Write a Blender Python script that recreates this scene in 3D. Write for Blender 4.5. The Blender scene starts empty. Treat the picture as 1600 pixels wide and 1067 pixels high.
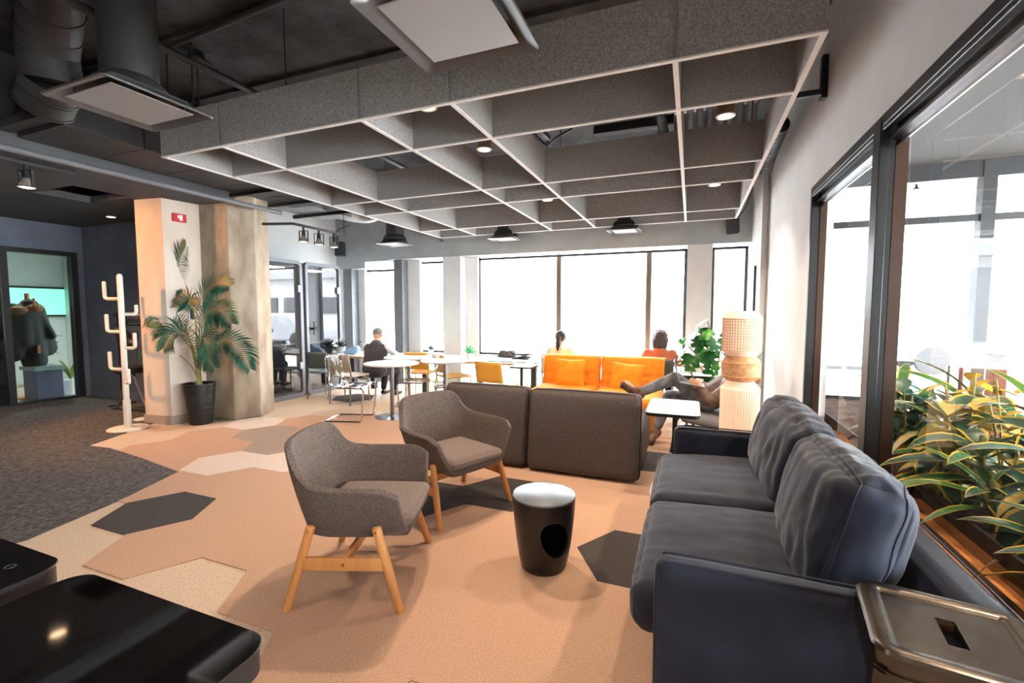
import bpy, bmesh, math, random
from mathutils import Vector, Matrix, noise, Euler
random.seed(7)
PI = math.pi
SC = bpy.context.scene
COL = SC.collection

# ------------------------------------------------------------------ camera
cam_d = bpy.data.cameras.new('camera')
cam_d.sensor_width = 36.0
cam_d.lens = 16.0
cam_d.clip_start = 0.02
cam_d.clip_end = 200
cam = bpy.data.objects.new('camera', cam_d)
COL.objects.link(cam)
cam.location = (0, 0, 1.42)
cam.rotation_euler = (math.radians(90 - 3.86), 0, math.radians(21.49))
SC.camera = cam

# ------------------------------------------------------------------ world, exposure
SC.view_settings.view_transform = 'Standard'
SC.view_settings.look = 'None'
SC.view_settings.gamma = 1.0
SC.view_settings.use_curve_mapping = False
SC.view_settings.exposure = 0.0
W = bpy.data.worlds.new('overcast_sky')
SC.world = W
W.use_nodes = True
bg = W.node_tree.nodes['Background']
bg.inputs[0].default_value = (0.88, 0.94, 1.0, 1)
bg.inputs[1].default_value = 46

def spot(name, loc, energy, target=None, size=110, blend=0.7, col=(1.0, 0.77, 0.57), rad=0.04):
    d = bpy.data.lights.new(name, 'SPOT')
    d.energy = energy; d.color = col; d.spot_size = math.radians(size); d.spot_blend = blend
    d.shadow_soft_size = rad
    o = bpy.data.objects.new(name, d); COL.objects.link(o)
    o.location = loc
    if target is not None:
        v = Vector(target) - Vector(loc)
        o.rotation_euler = v.to_track_quat('-Z', 'Y').to_euler()
    return o
def portal(name, loc, rot, sx, sy):
    d = bpy.data.lights.new(name, 'AREA'); d.shape = 'RECTANGLE'; d.size = sx; d.size_y = sy
    d.cycles.is_portal = True
    o = bpy.data.objects.new(name, d); COL.objects.link(o)
    o.location = loc; o.rotation_euler = rot
    return o
portal('window_portal', (-3.0, 7.95, 1.3), (PI/2, 0, PI), 7.8, 2.6)
portal('vestibule_portal', (4.8, 6.4, 1.4), (PI/2, 0, PI), 7.4, 2.8)

# ------------------------------------------------------------------ materials
def lin(c):
    return tuple(((v/255)/12.92 if v/255 <= .04045 else ((v/255+.055)/1.055)**2.4) for v in c)
MC = {}
def mat(name, rgb, rough=0.6, metal=0.0, rgb2=None, nscale=40, bump=0.0, bscale=None, sheen=0, emit=None, est=0,
        coat=0, stretch=None, detail=4, lo=.35, hi=.65, spec=None, wave=None, trans=0):
    if name in MC: return MC[name]
    m = bpy.data.materials.new(name); m.use_nodes = True
    nt = m.node_tree; N = nt.nodes; L = nt.links
    b = N['Principled BSDF']
    c = lin(rgb) + (1,)
    b.inputs['Base Color'].default_value = c
    b.inputs['Roughness'].default_value = rough
    b.inputs['Metallic'].default_value = metal
    if spec is not None: b.inputs['Specular IOR Level'].default_value = spec
    if sheen:
        b.inputs['Sheen Weight'].default_value = sheen
        b.inputs['Sheen Roughness'].default_value = .4
    if coat:
        b.inputs['Coat Weight'].default_value = coat; b.inputs['Coat Roughness'].default_value = .05
    if trans: b.inputs['Transmission Weight'].default_value = trans
    if emit is not None:
        b.inputs['Emission Color'].default_value = lin(emit) + (1,); b.inputs['Emission Strength'].default_value = est
    if rgb2 is not None or bump:
        tc = N.new('ShaderNodeTexCoord'); mp = N.new('ShaderNodeMapping')
        L.new(tc.outputs['Object'], mp.inputs[0])
        if stretch: mp.inputs['Scale'].default_value = stretch
    if rgb2 is not None:
        n = N.new('ShaderNodeTexNoise'); n.inputs['Scale'].default_value = nscale; n.inputs['Detail'].default_value = detail
        L.new(mp.outputs[0], n.inputs['Vector'])
        r = N.new('ShaderNodeValToRGB'); r.color_ramp.elements[0].position = lo; r.color_ramp.elements[1].position = hi
        r.color_ramp.elements[0].color = c; r.color_ramp.elements[1].color = lin(rgb2) + (1,)
        L.new(n.outputs[0], r.inputs[0]); L.new(r.outputs[0], b.inputs['Base Color'])
    if bump:
        n2 = N.new('ShaderNodeTexNoise'); n2.inputs['Scale'].default_value = bscale or nscale; n2.inputs['Detail'].default_value = 3
        L.new(mp.outputs[0], n2.inputs['Vector'])
        bp = N.new('ShaderNodeBump'); bp.inputs['Strength'].default_value = bump; bp.inputs['Distance'].default_value = .01
        L.new(n2.outputs[0], bp.inputs['Height']); L.new(bp.outputs[0], b.inputs['Normal'])
    if wave:
        w = N.new('ShaderNodeTexWave'); w.inputs['Scale'].default_value = wave[0]; w.bands_direction = wave[1]
        tc2 = N.new('ShaderNodeTexCoord'); L.new(tc2.outputs['Object'], w.inputs[0])
        bp = N.new('ShaderNodeBump'); bp.inputs['Strength'].default_value = wave[2]; bp.inputs['Distance'].default_value = .006
        L.new(w.outputs['Fac'], bp.inputs['Height']); L.new(bp.outputs[0], b.inputs['Normal'])
    MC[name] = m
    return m
def glass(name, tint=(1,1,1), ior=1.5, rough=0.0, base=0.0):
    m = bpy.data.materials.new(name); m.use_nodes = True
    nt = m.node_tree; N = nt.nodes; L = nt.links
    for n in list(N):
        if n.type == 'BSDF_PRINCIPLED': N.remove(n)
    out = [n for n in N if n.type == 'OUTPUT_MATERIAL'][0]
    t = N.new('ShaderNodeBsdfTransparent'); t.inputs[0].default_value = tint + (1,)
    g = N.new('ShaderNodeBsdfGlossy'); g.inputs['Roughness'].default_value = rough
    f = N.new('ShaderNodeFresnel'); f.inputs[0].default_value = ior
    ad = N.new('ShaderNodeMath'); ad.operation = 'ADD'; ad.use_clamp = True; ad.inputs[1].default_value = base
    L.new(f.outputs[0], ad.inputs[0])
    ge = N.new('ShaderNodeNewGeometry'); iv = N.new('ShaderNodeMath'); iv.operation = 'SUBTRACT'; iv.inputs[0].default_value = 1
    L.new(ge.outputs['Backfacing'], iv.inputs[1])
    mu = N.new('ShaderNodeMath'); mu.operation = 'MULTIPLY'; L.new(ad.outputs[0], mu.inputs[0]); L.new(iv.outputs[0], mu.inputs[1])
    mx = N.new('ShaderNodeMixShader'); L.new(mu.outputs[0], mx.inputs[0]); L.new(t.outputs[0], mx.inputs[1]); L.new(g.outputs[0], mx.inputs[2])
    L.new(mx.outputs[0], out.inputs[0])
    MC[name] = m
    return m
GL = glass('window_glass', ior=1.45)
GLS = glass('side_window_glass', (.97,.98,.97), ior=1.55)
GLB = glass('booth_glass', (.85,.88,.9), ior=2.3)
GLD = glass('meeting_room_glass', (.75,.85,.82), ior=1.6)
ACR = glass('clear_acrylic', (.86,.89,.91), ior=1.7, base=.08)
m_felt = mat('grey_felt', (172,170,168), .95, rgb2=(126,124,123), nscale=130, bump=.3, bscale=200)
m_feltedge = mat('pale_felt_edge', (225,223,220), .9)
m_white = mat('white_wall_paint', (228,230,230), .75, rgb2=(220,222,222), nscale=3, bump=.05, bscale=90)
m_beam = mat('grey_beam_paint', (176,182,183), .8, rgb2=(166,172,174), nscale=4)
m_dark = mat('charcoal_wall_paint', (112,119,134), .7, rgb2=(100,106,120), nscale=3)
m_lowc = mat('charcoal_ceiling_paint', (78,80,84), .8, rgb2=(68,70,73), nscale=3, bump=.1, bscale=12)
m_duct = mat('painted_duct_metal', (48,48,49), .55, rgb2=(40,40,41), nscale=5)
m_blk = mat('black_painted_metal', (26,27,29), .45)
m_blk2 = mat('matte_black_plastic', (32,32,34), .6)
m_frame = mat('bronze_window_frame', (48,49,51), .35, metal=.3)
m_steel = mat('brushed_steel', (150,152,155), .3, metal=1.0)
m_chrome = mat('chrome', (205,205,208), .12, metal=1.0)
m_alu = mat('booth_grey_metal', (128,130,136), .4, metal=.5)
m_wlam = mat('white_laminate', (232,232,230), .35)
m_plast = mat('white_plastic', (235,235,232), .4)
m_wood = mat('beech_wood', (222,160,96), .5, rgb2=(196,130,70), nscale=9, stretch=(1,1,.12))
m_birch = mat('birch_tabletop_edge', (214,178,140), .5, rgb2=(196,158,118), nscale=8, stretch=(.1,1,1))
m_chairfab = mat('armchair_wool', (108,90,80), .95, rgb2=(56,48,46), nscale=170, bump=.3, bscale=220, sheen=.1)
m_chairpad = mat('armchair_pad_wool', (132,114,104), .95, rgb2=(88,76,70), nscale=170, bump=.3, bscale=220, sheen=.15)
m_gsofa = mat('taupe_sofa_fabric', (92,80,75), .95, rgb2=(64,57,56), nscale=150, bump=.3, bscale=180)
m_gpipe = mat('dark_piping', (34,30,30), .8)
m_osofa = mat('orange_fabric', (236,150,34), .85, rgb2=(226,136,22), nscale=12, bump=.2, bscale=60)
m_opil = mat('orange_cushion_fabric', (240,158,26), .8, rgb2=(228,142,16), nscale=10, bump=.2, bscale=50)
m_velvet = mat('navy_velvet', (33,41,62), .85, rgb2=(21,26,41), nscale=7, sheen=.25, bump=.12, bscale=14, lo=.3, hi=.7)
m_carpet = [mat('beige_carpet', (208,170,144), .97, rgb2=(178,142,118), nscale=160, bump=.5, bscale=230),
            mat('charcoal_carpet', (76,70,68), .97, rgb2=(54,50,50), nscale=160, bump=.5, bscale=230),
            mat('cream_carpet', (226,212,200), .97, rgb2=(206,190,178), nscale=160, bump=.4, bscale=230),
            mat('taupe_carpet', (178,160,148), .97, rgb2=(152,136,126), nscale=160, bump=.5, bscale=230)]
m_conc = mat('speckled_concrete', (148,120,98), .7, rgb2=(208,186,164), nscale=120, detail=2, lo=.30, hi=.44, bump=.15, bscale=90)
m_rib = mat('ribbed_dark_carpet', (104,98,96), .97, rgb2=(52,52,56), nscale=70, stretch=(1,.45,1), lo=.4, hi=.6, bump=.6, bscale=90)
m_leafg = mat('deep_green_leaf', (30,92,62), .4, rgb2=(18,58,42), nscale=14, spec=.6)
m_leafpalm = mat('palm_green_leaf', (34,104,84), .4, rgb2=(22,56,46), nscale=6)
m_leafl = mat('bright_green_leaf', (92,172,48), .45, rgb2=(40,120,36), nscale=10)
m_leafy = mat('yellow_leaf_margin', (212,170,40), .45, rgb2=(170,150,40), nscale=14)
m_stem = mat('yellow_green_stem', (134,148,70), .6, rgb2=(150,120,60), nscale=20)
m_soil = mat('bark_soil', (84,52,34), .95, rgb2=(40,26,20), nscale=45, bump=1, bscale=50)
m_pot = mat('black_ribbed_pot', (30,30,32), .35)
m_skin = mat('skin', (214,160,130), .55)
m_hair = mat('dark_hair', (38,28,24), .6, rgb2=(24,18,16), nscale=60)
m_fac = mat('pale_facade', (190,190,188), .8, rgb2=(175,175,173), nscale=1)
m_pave = mat('pale_pavement', (200,198,196), .9, rgb2=(185,183,181), nscale=2)
m_black = mat('black_glass', (8,7,8), .06, coat=1, spec=.6)

def felt_emit(name, rgb, st): return mat(name, rgb, .5, emit=rgb, est=st)
m_bulb = felt_emit('warm_bulb_glow', (255,214,170), 9)

# concrete column: board marks, stains
def concrete(name, a, b_, bump=.4):
    m = mat(name, a, .85, rgb2=b_, nscale=2.6, stretch=(2.2,2.2,.9), detail=12, lo=.25, hi=.75, bump=bump, bscale=26)
    return m
m_colc = concrete('board_marked_concrete', (186,172,152), (132,112,92))
m_slab = mat('black_painted_slab', (62,62,63), .75, rgb2=(16,16,17), nscale=3.2, detail=12, bump=1.0, bscale=14, lo=.34, hi=.62)
m_pale = mat('cream_column_paint', (226,214,200), .75, rgb2=(212,196,180), nscale=2.5, stretch=(1,1,.4))
m_granite = mat('grey_granite', (128,132,136), .5, rgb2=(86,90,96), nscale=90, lo=.4, hi=.6)
m_metal = mat('worn_gunmetal', (122,114,106), .27, metal=.95, rgb2=(80,72,66), nscale=5, detail=8, bump=.06, bscale=30)

# ------------------------------------------------------------------ mesh builder
WL = {}
class B:
    def __init__(s): s.v = []; s.f = []; s.m = []
    def add(s, vs, fs, mi=0):
        o = len(s.v); s.v += [tuple(v) for v in vs]; s.f += [tuple(i+o for i in f) for f in fs]; s.m += [mi]*len(fs)
        return s
    def box(s, x0, x1, y0, y1, z0, z1, mi=0):
        return s.add([(x0,y0,z0),(x1,y0,z0),(x1,y1,z0),(x0,y1,z0),(x0,y0,z1),(x1,y0,z1),(x1,y1,z1),(x0,y1,z1)],
            [(0,3,2,1),(4,5,6,7),(0,1,5,4),(1,2,6,5),(2,3,7,6),(3,0,4,7)], mi)
    def bar(s, a, b, w, h, up=(0,0,1), mi=0):
        a = Vector(a); b = Vector(b); d = (b-a).normalized(); u = Vector(up)
        sd = d.cross(u)
        if sd.length < 1e-4: sd = d.cross(Vector((0,1,0)))
        sd.normalize(); u = sd.cross(d).normalized()
        vs = [p + sd*i*w/2 + u*j*h/2 for p in (a,b) for i,j in ((-1,-1),(1,-1),(1,1),(-1,1))]
        return s.add(vs, [(0,1,2,3),(7,6,5,4),(0,4,5,1),(1,5,6,2),(2,6,7,3),(3,7,4,0)], mi)
    def cyl(s, a, b, r0, r1=None, n=16, caps=True, mi=0):
        return s.tube([a,b], [r0, r0 if r1 is None else r1], n, caps, mi)
    def tube(s, pts, r, n=8, caps=True, mi=0):
        P = [Vector(p) for p in pts]
        R = r if isinstance(r, (list,tuple)) else [r]*len(P)
        prev = None; o = len(s.v); vs = []
        for i,p in enumerate(P):
            d = (P[min(i+1,len(P)-1)] - P[max(i-1,0)]).normalized()
            if prev is None:
                u = d.orthogonal().normalized()
                if abs(d.z) < .9: u = (Vector((0,0,1)) - d*d.z).normalized()
                else: u = (Vector((1,0,0)) - d*d.x).normalized()
            else: u = (prev - d*prev.dot(d)).normalized()
            prev = u; w = d.cross(u)
            for k in range(n):
                a = 2*PI*k/n; vs.append(p + (u*math.cos(a)+w*math.sin(a))*R[i])
        fs = [(i*n+k, i*n+(k+1)%n, (i+1)*n+(k+1)%n, (i+1)*n+k) for i in range(len(P)-1) for k in range(n)]
        if caps: fs += [tuple(reversed(range(n))), tuple((len(P)-1)*n+k for k in range(n))]
        return s.add(vs, fs, mi)
    def lathe(s, c, prof, n=24, mi=0, rip=None, cap0=True, cap1=True):
        vs = []
        for r,z in prof:
            for k in range(n):
                a = 2*PI*k/n; rr = r*(1 + (rip[1]*math.cos(a*rip[0]) if rip else 0))
                vs.append((c[0]+rr*math.cos(a), c[1]+rr*math.sin(a), c[2]+z))
        fs = [(i*n+k, i*n+(k+1)%n, (i+1)*n+(k+1)%n, (i+1)*n+k) for i in range(len(prof)-1) for k in range(n)]
        if cap0: fs.append(tuple(reversed(range(n))))
        if cap1: fs.append(tuple((len(prof)-1)*n+k for k in range(n)))
        return s.add(vs, fs, mi)
    def prism(s, poly, z0, z1, mi=0):
        n = len(poly)
        vs = [(x,y,z0) for x,y in poly] + [(x,y,z1) for x,y in poly]
        fs = [tuple(reversed(range(n))), tuple(range(n,2*n))] + [(i,(i+1)%n,n+(i+1)%n,n+i) for i in range(n)]
        return s.add(vs, fs, mi)
    def prismx(s, poly, x0, x1, mi=0):      # polygon in the y,z plane
        n = len(poly)
        vs = [(x0,y,z) for y,z in poly] + [(x1,y,z) for y,z in poly]
        fs = [tuple(range(n)), tuple(reversed(range(n,2*n)))] + [(i,n+i,n+(i+1)%n,(i+1)%n) for i in range(n)]
        return s.add(vs, fs, mi)
    def prismy(s, poly, y0, y1, mi=0):      # polygon in the x,z plane
        n = len(poly)
        vs = [(x,y0,z) for x,z in poly] + [(x,y1,z) for x,z in poly]
        fs = [tuple(range(n)), tuple(reversed(range(n,2*n)))] + [(i,n+i,n+(i+1)%n,(i+1)%n) for i in range(n)]
        return s.add(vs, fs, mi)
    def ell(s, c, r, n=16, mi=0, M=None):
        if not isinstance(r,(tuple,list)): r = (r,r,r)
        m = n//2; vs = []
        for i in range(1,m):
            t = PI*i/m
            for k in range(n):
                a = 2*PI*k/n; vs.append(Vector((r[0]*math.sin(t)*math.cos(a), r[1]*math.sin(t)*math.sin(a), r[2]*math.cos(t))))
        vs += [Vector((0,0,r[2])), Vector((0,0,-r[2]))]
        if M is not None: vs = [M@v for v in vs]
        vs = [v+Vector(c) for v in vs]
        fs = [(i*n+k,(i+1)*n+k,(i+1)*n+(k+1)%n,i*n+(k+1)%n) for i in range(m-2) for k in range(n)]
        t = (m-1)*n
        fs += [(t,k,(k+1)%n) for k in range(n)] + [(t+1,(m-2)*n+(k+1)%n,(m-2)*n+k) for k in range(n)]
        return s.add(vs, fs, mi)
    def grid(s, fn, nu, nv, mi=0, closeu=False):
        vs = [fn(i/nu, j/nv) for i in range(nu+1) for j in range(nv+1)]
        fs = [(i*(nv+1)+j, (i+1)*(nv+1)+j, (i+1)*(nv+1)+j+1, i*(nv+1)+j+1) for i in range(nu) for j in range(nv)]
        return s.add(vs, fs, mi)
    def ring(s, outer, inner, z0, z1, mi=0):   # flat ring between two outlines of equal count
        n = len(outer)
        vs = [(x,y,z1) for x,y in outer]+[(x,y,z1) for x,y in inner]+[(x,y,z0) for x,y in outer]+[(x,y,z0) for x,y in inner]
        fs = []
        for i in range(n):
            j = (i+1)%n
            fs += [(i,j,n+j,n+i),(2*n+j,2*n+i,3*n+i,3*n+j),(2*n+i,2*n+j,j,i),(3*n+j,3*n+i,n+i,n+j)]
        return s.add(vs, fs, mi)
    def xf(s, M):
        s.v = [tuple(M@Vector(v)) for v in s.v]; return s
    def sh(s, x, y, z):
        s.v = [(a+x,b+y,c+z) for a,b,c in s.v]; return s
    def build(s, name, mats, parent=None, smooth=False, bev=0, seg=2, sub=0, world=False, ang=40, weld=False, kind=None, label=None, solid=0, smod=0):
        if world and parent is not None:
            l = WL.get(parent.name, Vector((0,0,0)))
            s.sh(-l[0], -l[1], -l[2])
        me = bpy.data.meshes.new(name)
        me.from_pydata(s.v, [], s.f)
        for mm in (mats if isinstance(mats,(list,tuple)) else [mats]): me.materials.append(mm)
        if any(s.m): me.polygons.foreach_set('material_index', s.m)
        bm = bmesh.new(); bm.from_mesh(me)
        if weld: bmesh.ops.remove_doubles(bm, verts=bm.verts, dist=1e-5)
        bmesh.ops.recalc_face_normals(bm, faces=bm.faces)
        bm.to_mesh(me); bm.free()
        me.update()
        if smooth:
            me.shade_smooth()
            if ang: me.set_sharp_from_angle(angle=math.radians(ang))
        o = bpy.data.objects.new(name, me); COL.objects.link(o)
        if parent is not None: o.parent = parent; WL[o.name] = WL.get(parent.name, Vector((0,0,0)))
        else: WL[o.name] = Vector((0,0,0))
        if solid:
            md = o.modifiers.new('solid','SOLIDIFY'); md.thickness = solid; md.offset = 1; md.use_even_offset = False
        if bev:
            md = o.modifiers.new('bevel','BEVEL'); md.width = bev; md.segments = seg; md.limit_method = 'ANGLE'; md.angle_limit = math.radians(35)
            if not smooth: me.shade_smooth(); me.set_sharp_from_angle(angle=math.radians(50))
        if sub:
            md = o.modifiers.new('sub','SUBSURF'); md.levels = sub; md.render_levels = sub
        if kind: o['kind'] = kind
        if label: o['label'] = label
        return o
def thing(name, label, cat, loc=(0,0,0), rz=0, group=None):
    o = bpy.data.objects.new(name, None); COL.objects.link(o)
    o.empty_display_size = .1
    o.location = loc; o.rotation_euler = (0,0,rz); WL[o.name] = Vector(loc)
    o['label'] = label; o['category'] = cat
    if group: o['group'] = group
    return o
def tag(o, label, cat, group=None):
    o['label'] = label; o['category'] = cat
    if group: o['group'] = group
    return o
def struct(o): o['kind'] = 'structure'; return o
def dup(o, loc, rz=0, label=None, group=None):
    r = o.copy(); COL.objects.link(r); r.location = loc; r.rotation_euler = (0,0,rz)
    if label: r['label'] = label
    if group: r['group'] = group
    def rec(src, dst):
        for ch in list(src.children):
            c = ch.copy(); COL.objects.link(c); c.parent = dst; rec(ch, c)
    rec(o, r)
    return r
def rrect(x0, x1, y0, y1, r, n=5):
    pts = []
    for cx, cy, a0 in ((x1-r,y1-r,0),(x0+r,y1-r,PI/2),(x0+r,y0+r,PI),(x1-r,y0+r,1.5*PI)):
        for i in range(n+1):
            a = a0 + PI/2*i/n; pts.append((cx+r*math.cos(a), cy+r*math.sin(a)))
    return pts
def bez(p, n=12):                        # Catmull-Rom through points
    P = [Vector(q) for q in p]; P = [P[0]*2-P[1]] + P + [P[-1]*2-P[-2]]; out = []
    for i in range(1, len(P)-2):
        for k in range(n):
            t = k/n
            out.append(.5*((2*P[i]) + (P[i+1]-P[i-1])*t + (2*P[i-1]-5*P[i]+4*P[i+1]-P[i+2])*t*t + (3*P[i]-P[i-1]-3*P[i+1]+P[i+2])*t**3))
    out.append(P[-2]); return out
def softbox(h, r, puff=(0,0,0), wr=0, wf=(4,4,4), seed=0, n=24, creases=None):
    """cushion: rounded box of half sizes h; puff bulges each axis; wr = wrinkle depth"""
    b = B(); hx,hy,hz = h
    def P(x,y,z):
        p = Vector((x*hx, y*hy, z*hz))
        q = Vector((max(-hx+r,min(hx-r,p.x)), max(-hy+r,min(hy-r,p.y)), max(-hz+r,min(hz-r,p.z))))
        d = p-q; nrm = d.normalized() if d.length > 1e-9 else Vector((0,0,0)); q = q + nrm*r
        cx,cy,cz = (max(0,1-x*x), max(0,1-y*y), max(0,1-z*z))
        q.x += x*puff[0]*(cy**.6)*(cz**.6); q.y += y*puff[1]*(cx**.6)*(cz**.6); q.z += z*puff[2]*(cx**.6)*(cy**.6)
        if wr:
            w = noise.noise(Vector((q.x*wf[0]+seed, q.y*wf[1], q.z*wf[2]))) + .5*noise.noise(Vector((q.x*wf[0]*2.3, q.y*wf[1]*2.3+seed, q.z*wf[2]*2.3)))
            w = 1-abs(w)*2.2
            q += (nrm if nrm.length else Vector((0,0,1)))*w*wr
        return q
    b.P = P
    for ax in range(3):
        for sg in (-1,1):
            def fn(u,v,ax=ax,sg=sg):
                a = -1+2*u; c = -1+2*v
                # denser near edges
                a = math.sin(a*PI/2); c = math.sin(c*PI/2)
                t = [0,0,0]; t[ax] = sg; t[(ax+1)%3] = a; t[(ax+2)%3] = c
                return P(*t)
            b.grid(fn, n, n)
    return b
def blob(name, prims, m, parent, vox=.012, smooth=4, world=True):
    """one continuous surface grown round capsules and ellipsoids"""
    b = B()
    for p in prims:
        if p[0] == 'e': b.ell(p[1], p[2], 14, M=p[3] if len(p) > 3 else None)
        else:
            a, c, r0, r1 = p[1], p[2], p[3], p[4]
            b.cyl(a, c, r0, r1, 12); b.ell(a, r0, 12); b.ell(c, r1, 12)
    o = b.build(name, m, parent, world=world)
    md = o.modifiers.new('r','REMESH'); md.mode = 'VOXEL'; md.voxel_size = vox; md.use_smooth_shade = True
    md = o.modifiers.new('s','SMOOTH'); md.iterations = smooth; md.factor = .5
    dg = bpy.context.evaluated_depsgraph_get()
    me = bpy.data.meshes.new_from_object(o.evaluated_get(dg))
    o.modifiers.clear(); o.data = me; me.shade_smooth()
    if not me.materials: me.materials.append(m)
    return o
# ================================================================== SETTING
XL, XR, YF, YG, ZC = -9.336, 0.87, 7.5, 7.8, 3.6
# floor
fl = struct(B().box(-13, 8.5, -3, 7.98, -.12, 0).build('floor', m_conc))
# hexagonal carpet tiles (pointy along x), pitch .54 x .60
HS = .36
def hexpts(cx, cy, s=HS, g=.0004):
    return [(cx + (s-g)*math.cos(PI/3*i), cy + (s*.866-g)*math.sin(PI/3*i)/.866*.9623) for i in range(6)]
def inpoly(x, y, P):
    c = False; j = len(P)-1
    for i in range(len(P)):
        if (P[i][1] > y) != (P[j][1] > y) and x < (P[j][0]-P[i][0])*(y-P[i][1])/(P[j][1]-P[i][1])+P[i][0]: c = not c
        j = i
    return c
darkpoly = [(-9.33,4.44),(-6.45,4.44),(-6.45,3.6),(-6.27,3.6),(-5.87,2.74),(-5.55,2.77),(-4.9,2.69),(-4.17,2.57),(-3.97,2.08),(-3.8,1.44),(-4.0,.6),(-4.2,-2.9),(-9.33,-2.9)]
special = {}
for c,t in (((-3.48,2.0),1),((-4.02,2.9),2),((-3.48,3.2),2),((-4.02,3.5),3),((-4.56,3.8),3),((-.245,2.6),1),
            ((-1.865,2.9),1),((-1.325,3.2),1),((-.785,4.1),1),((-.245,4.4),1),((-5.1,5.9),1),((-2.405,3.8),3),((.295,4.7),3),((-5.1,4.1),2),((-1.325,2.6),0)):
    special[(round((c[0]+2.945)/.54), round(c[1],1))] = t
hexme = []
for t in range(4):
    o = B().prism(hexpts(0,0), 0.0, .006).build('carpet_tile', m_carpet[t], fl)
    hexme.append(o.data); bpy.data.objects.remove(o)
minrow = {0:1.7, 1:2.0, 2:1.7, 3:1.4, 4:1.7, 5:1.4, -1:2.0, -2:2.3, -3:2.0}
for i in range(-6, 8):
    cx = -2.945 + .54*i
    for j in range(-2, 12):
        cy = 1.7 + .6*j + (.3 if i%2 else 0)
        key = (i, round(cy,1)); t = special.get(key, 0)
        if cx > .9: continue
        if cy < minrow.get(i, 1.4)-.05: continue
        lim = 5.3 - .35*max(0,-i-1)
        if cy > lim and t == 0: continue
        if t == 0 and ((inpoly(cx, cy, darkpoly) and inpoly(cx+.32, cy+.15, darkpoly)) or cx < -5.4): continue
        o = bpy.data.objects.new('carpet_tile', hexme[t]); COL.objects.link(o); o.parent = fl; o.location = (cx, cy, 0)
B().prism(darkpoly, 0, .009).build('entrance_carpet', m_rib, fl, label='dark ribbed carpet')

# walls
struct(B().box(XL-.15, XL, -3, 3.46, 0, 3.6).box(XL-.15, XL, 4.36, 4.6, 0, 3.6).box(XL-.15, XL, 3.46, 4.36, 2.36, 3.6).build('wall_left', m_dark))
struct(B().box(XL, -6.2, 4.45, 4.6, 0, 3.6).build('wall_alcove', m_dark))
struct(B().box(XL, XL+.012, 4.36, 4.45, 0, .1).box(XL, -6.42, 4.438, 4.45, 0, .1).build('baseboard_alcove', m_dark))
struct(B().box(-7.0, -6.85, 4.6, YF+.4, 0, 3.6).build('wall_booths', m_white))
# far wall: beam, piers, reveals, sill
struct(B().box(-6.85, -6.13, YF, YG+.1, 2.27, 3.6).box(-6.13, -5.56, YF, YG+.1, 2.40, 3.6).box(-5.56, .95, YF, YG+.1, 2.42, 3.6).build('wall_far', m_beam))
struct(B().box(-6.68,-6.47,YF,YG+.1,0,2.27).build('trim_1', m_granite))
struct(B().box(-5.44,-5.25,YF,YG+.1,0,2.41).build('trim_2', m_granite))
struct(B().box(-6.85,-6.68,YF+.02,YG+.1,0,2.27).build('trim_3', m_white))
for n,(a,b_) in enumerate(((-4.33,-3.96),(-.08,.27))):
    struct(B().box(a,b_,YF-.02,YG+.1,0,2.42).build('trim_%d'%(n+4), m_white))
struct(B().box(-6.47,.8,YG-.12,YG+.1,.54,.60).box(-6.47,.8,YG-.05,YG+.1,0,.06).build('wall_sill', m_white))
struct(B().box(-6.47,-5.6,YG-.12,YG+.1,.06,.54).build('wall_sill', m_white))
struct(B().box(-5.44,-3.96,YG-.004,YG+.004,.06,.54).box(-3.96,.27,YG-.004,YG+.004,.06,.54).box(.27,.8,YG-.004,YG+.004,.06,.54).build('window_7', GL))
struct(B().box(-5.25,-4.97,YG-.1,YG+.1,.6,2.42).box(-3.96,-3.72,YG-.1,YG+.1,.6,2.42).box(-6.47,-6.3,YG-.1,YG+.1,.6,2.27).build('wall_reveal', m_white))
# right wall, pilaster jog, opening for the side windows  y -1 .. 4.34, z .46 .. 2.40
struct(B().box(XR, 1.03, 4.34, 6.5, 0, 3.6).box(XR, 1.03, -3, 4.34, 2.40, 3.6).box(XR, 1.03, -3, 4.34, 0, .44).build('wall_right', m_white))
struct(B().box(.79, 1.03, 6.5, YG+.1, 0, 3.6).build('wall_right', m_white))
struct(B().box(XR-.005, 1.06, -3, 4.34, .44, .46).build('trim_sill', mat('warm_lit_wood_sill', (240,156,84), .8, rgb2=(226,140,72), nscale=6, stretch=(1,.1,1)), bev=.003))  # orange of the warm downlights is put into the wood colour
struct(B().box(.855, XR, 4.34, 6.5, 0, .09).box(.775, .79, 6.5, YF, 0, .09).build('baseboard_right', mat('grey_baseboard',(150,148,146),.6)))
struct(B().box(-13, 8.5, -3.15, -3, 0, 3.6).build('wall_back', m_white))
# ceilings
struct(B().box(-13, 1.03, -3, YG+.1, ZC, ZC+.15).build('ceiling', m_slab))
lc = struct(B().box(XL, -5.45, -3, 2.95, 2.78, 2.86).box(XL, -7.1, 2.95, 3.5, 2.78, 2.86).box(-6.3, -5.45, 2.95, 3.5, 2.78, 2.86).box(XL, -5.45, 3.5, 4.45, 2.78, 2.86).box(-5.5,-5.45,-3,4.45,2.86,3.6).box(-7.1,-6.3,2.95,3.5,3.1,3.13).build('ceiling_alcove', m_lowc))
# board-formed concrete slab ribs
for k,(y,w) in enumerate(((1.05,.05),(1.75,.10),(2.5,.05),(3.3,.10),(4.2,.06),(5.2,.1),(6.3,.06))):
    B().box(-5.4, XR-.01, y, y+w, ZC-.035, ZC).build('slab_seam', m_slab, bpy.data.objects['ceiling'])

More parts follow.
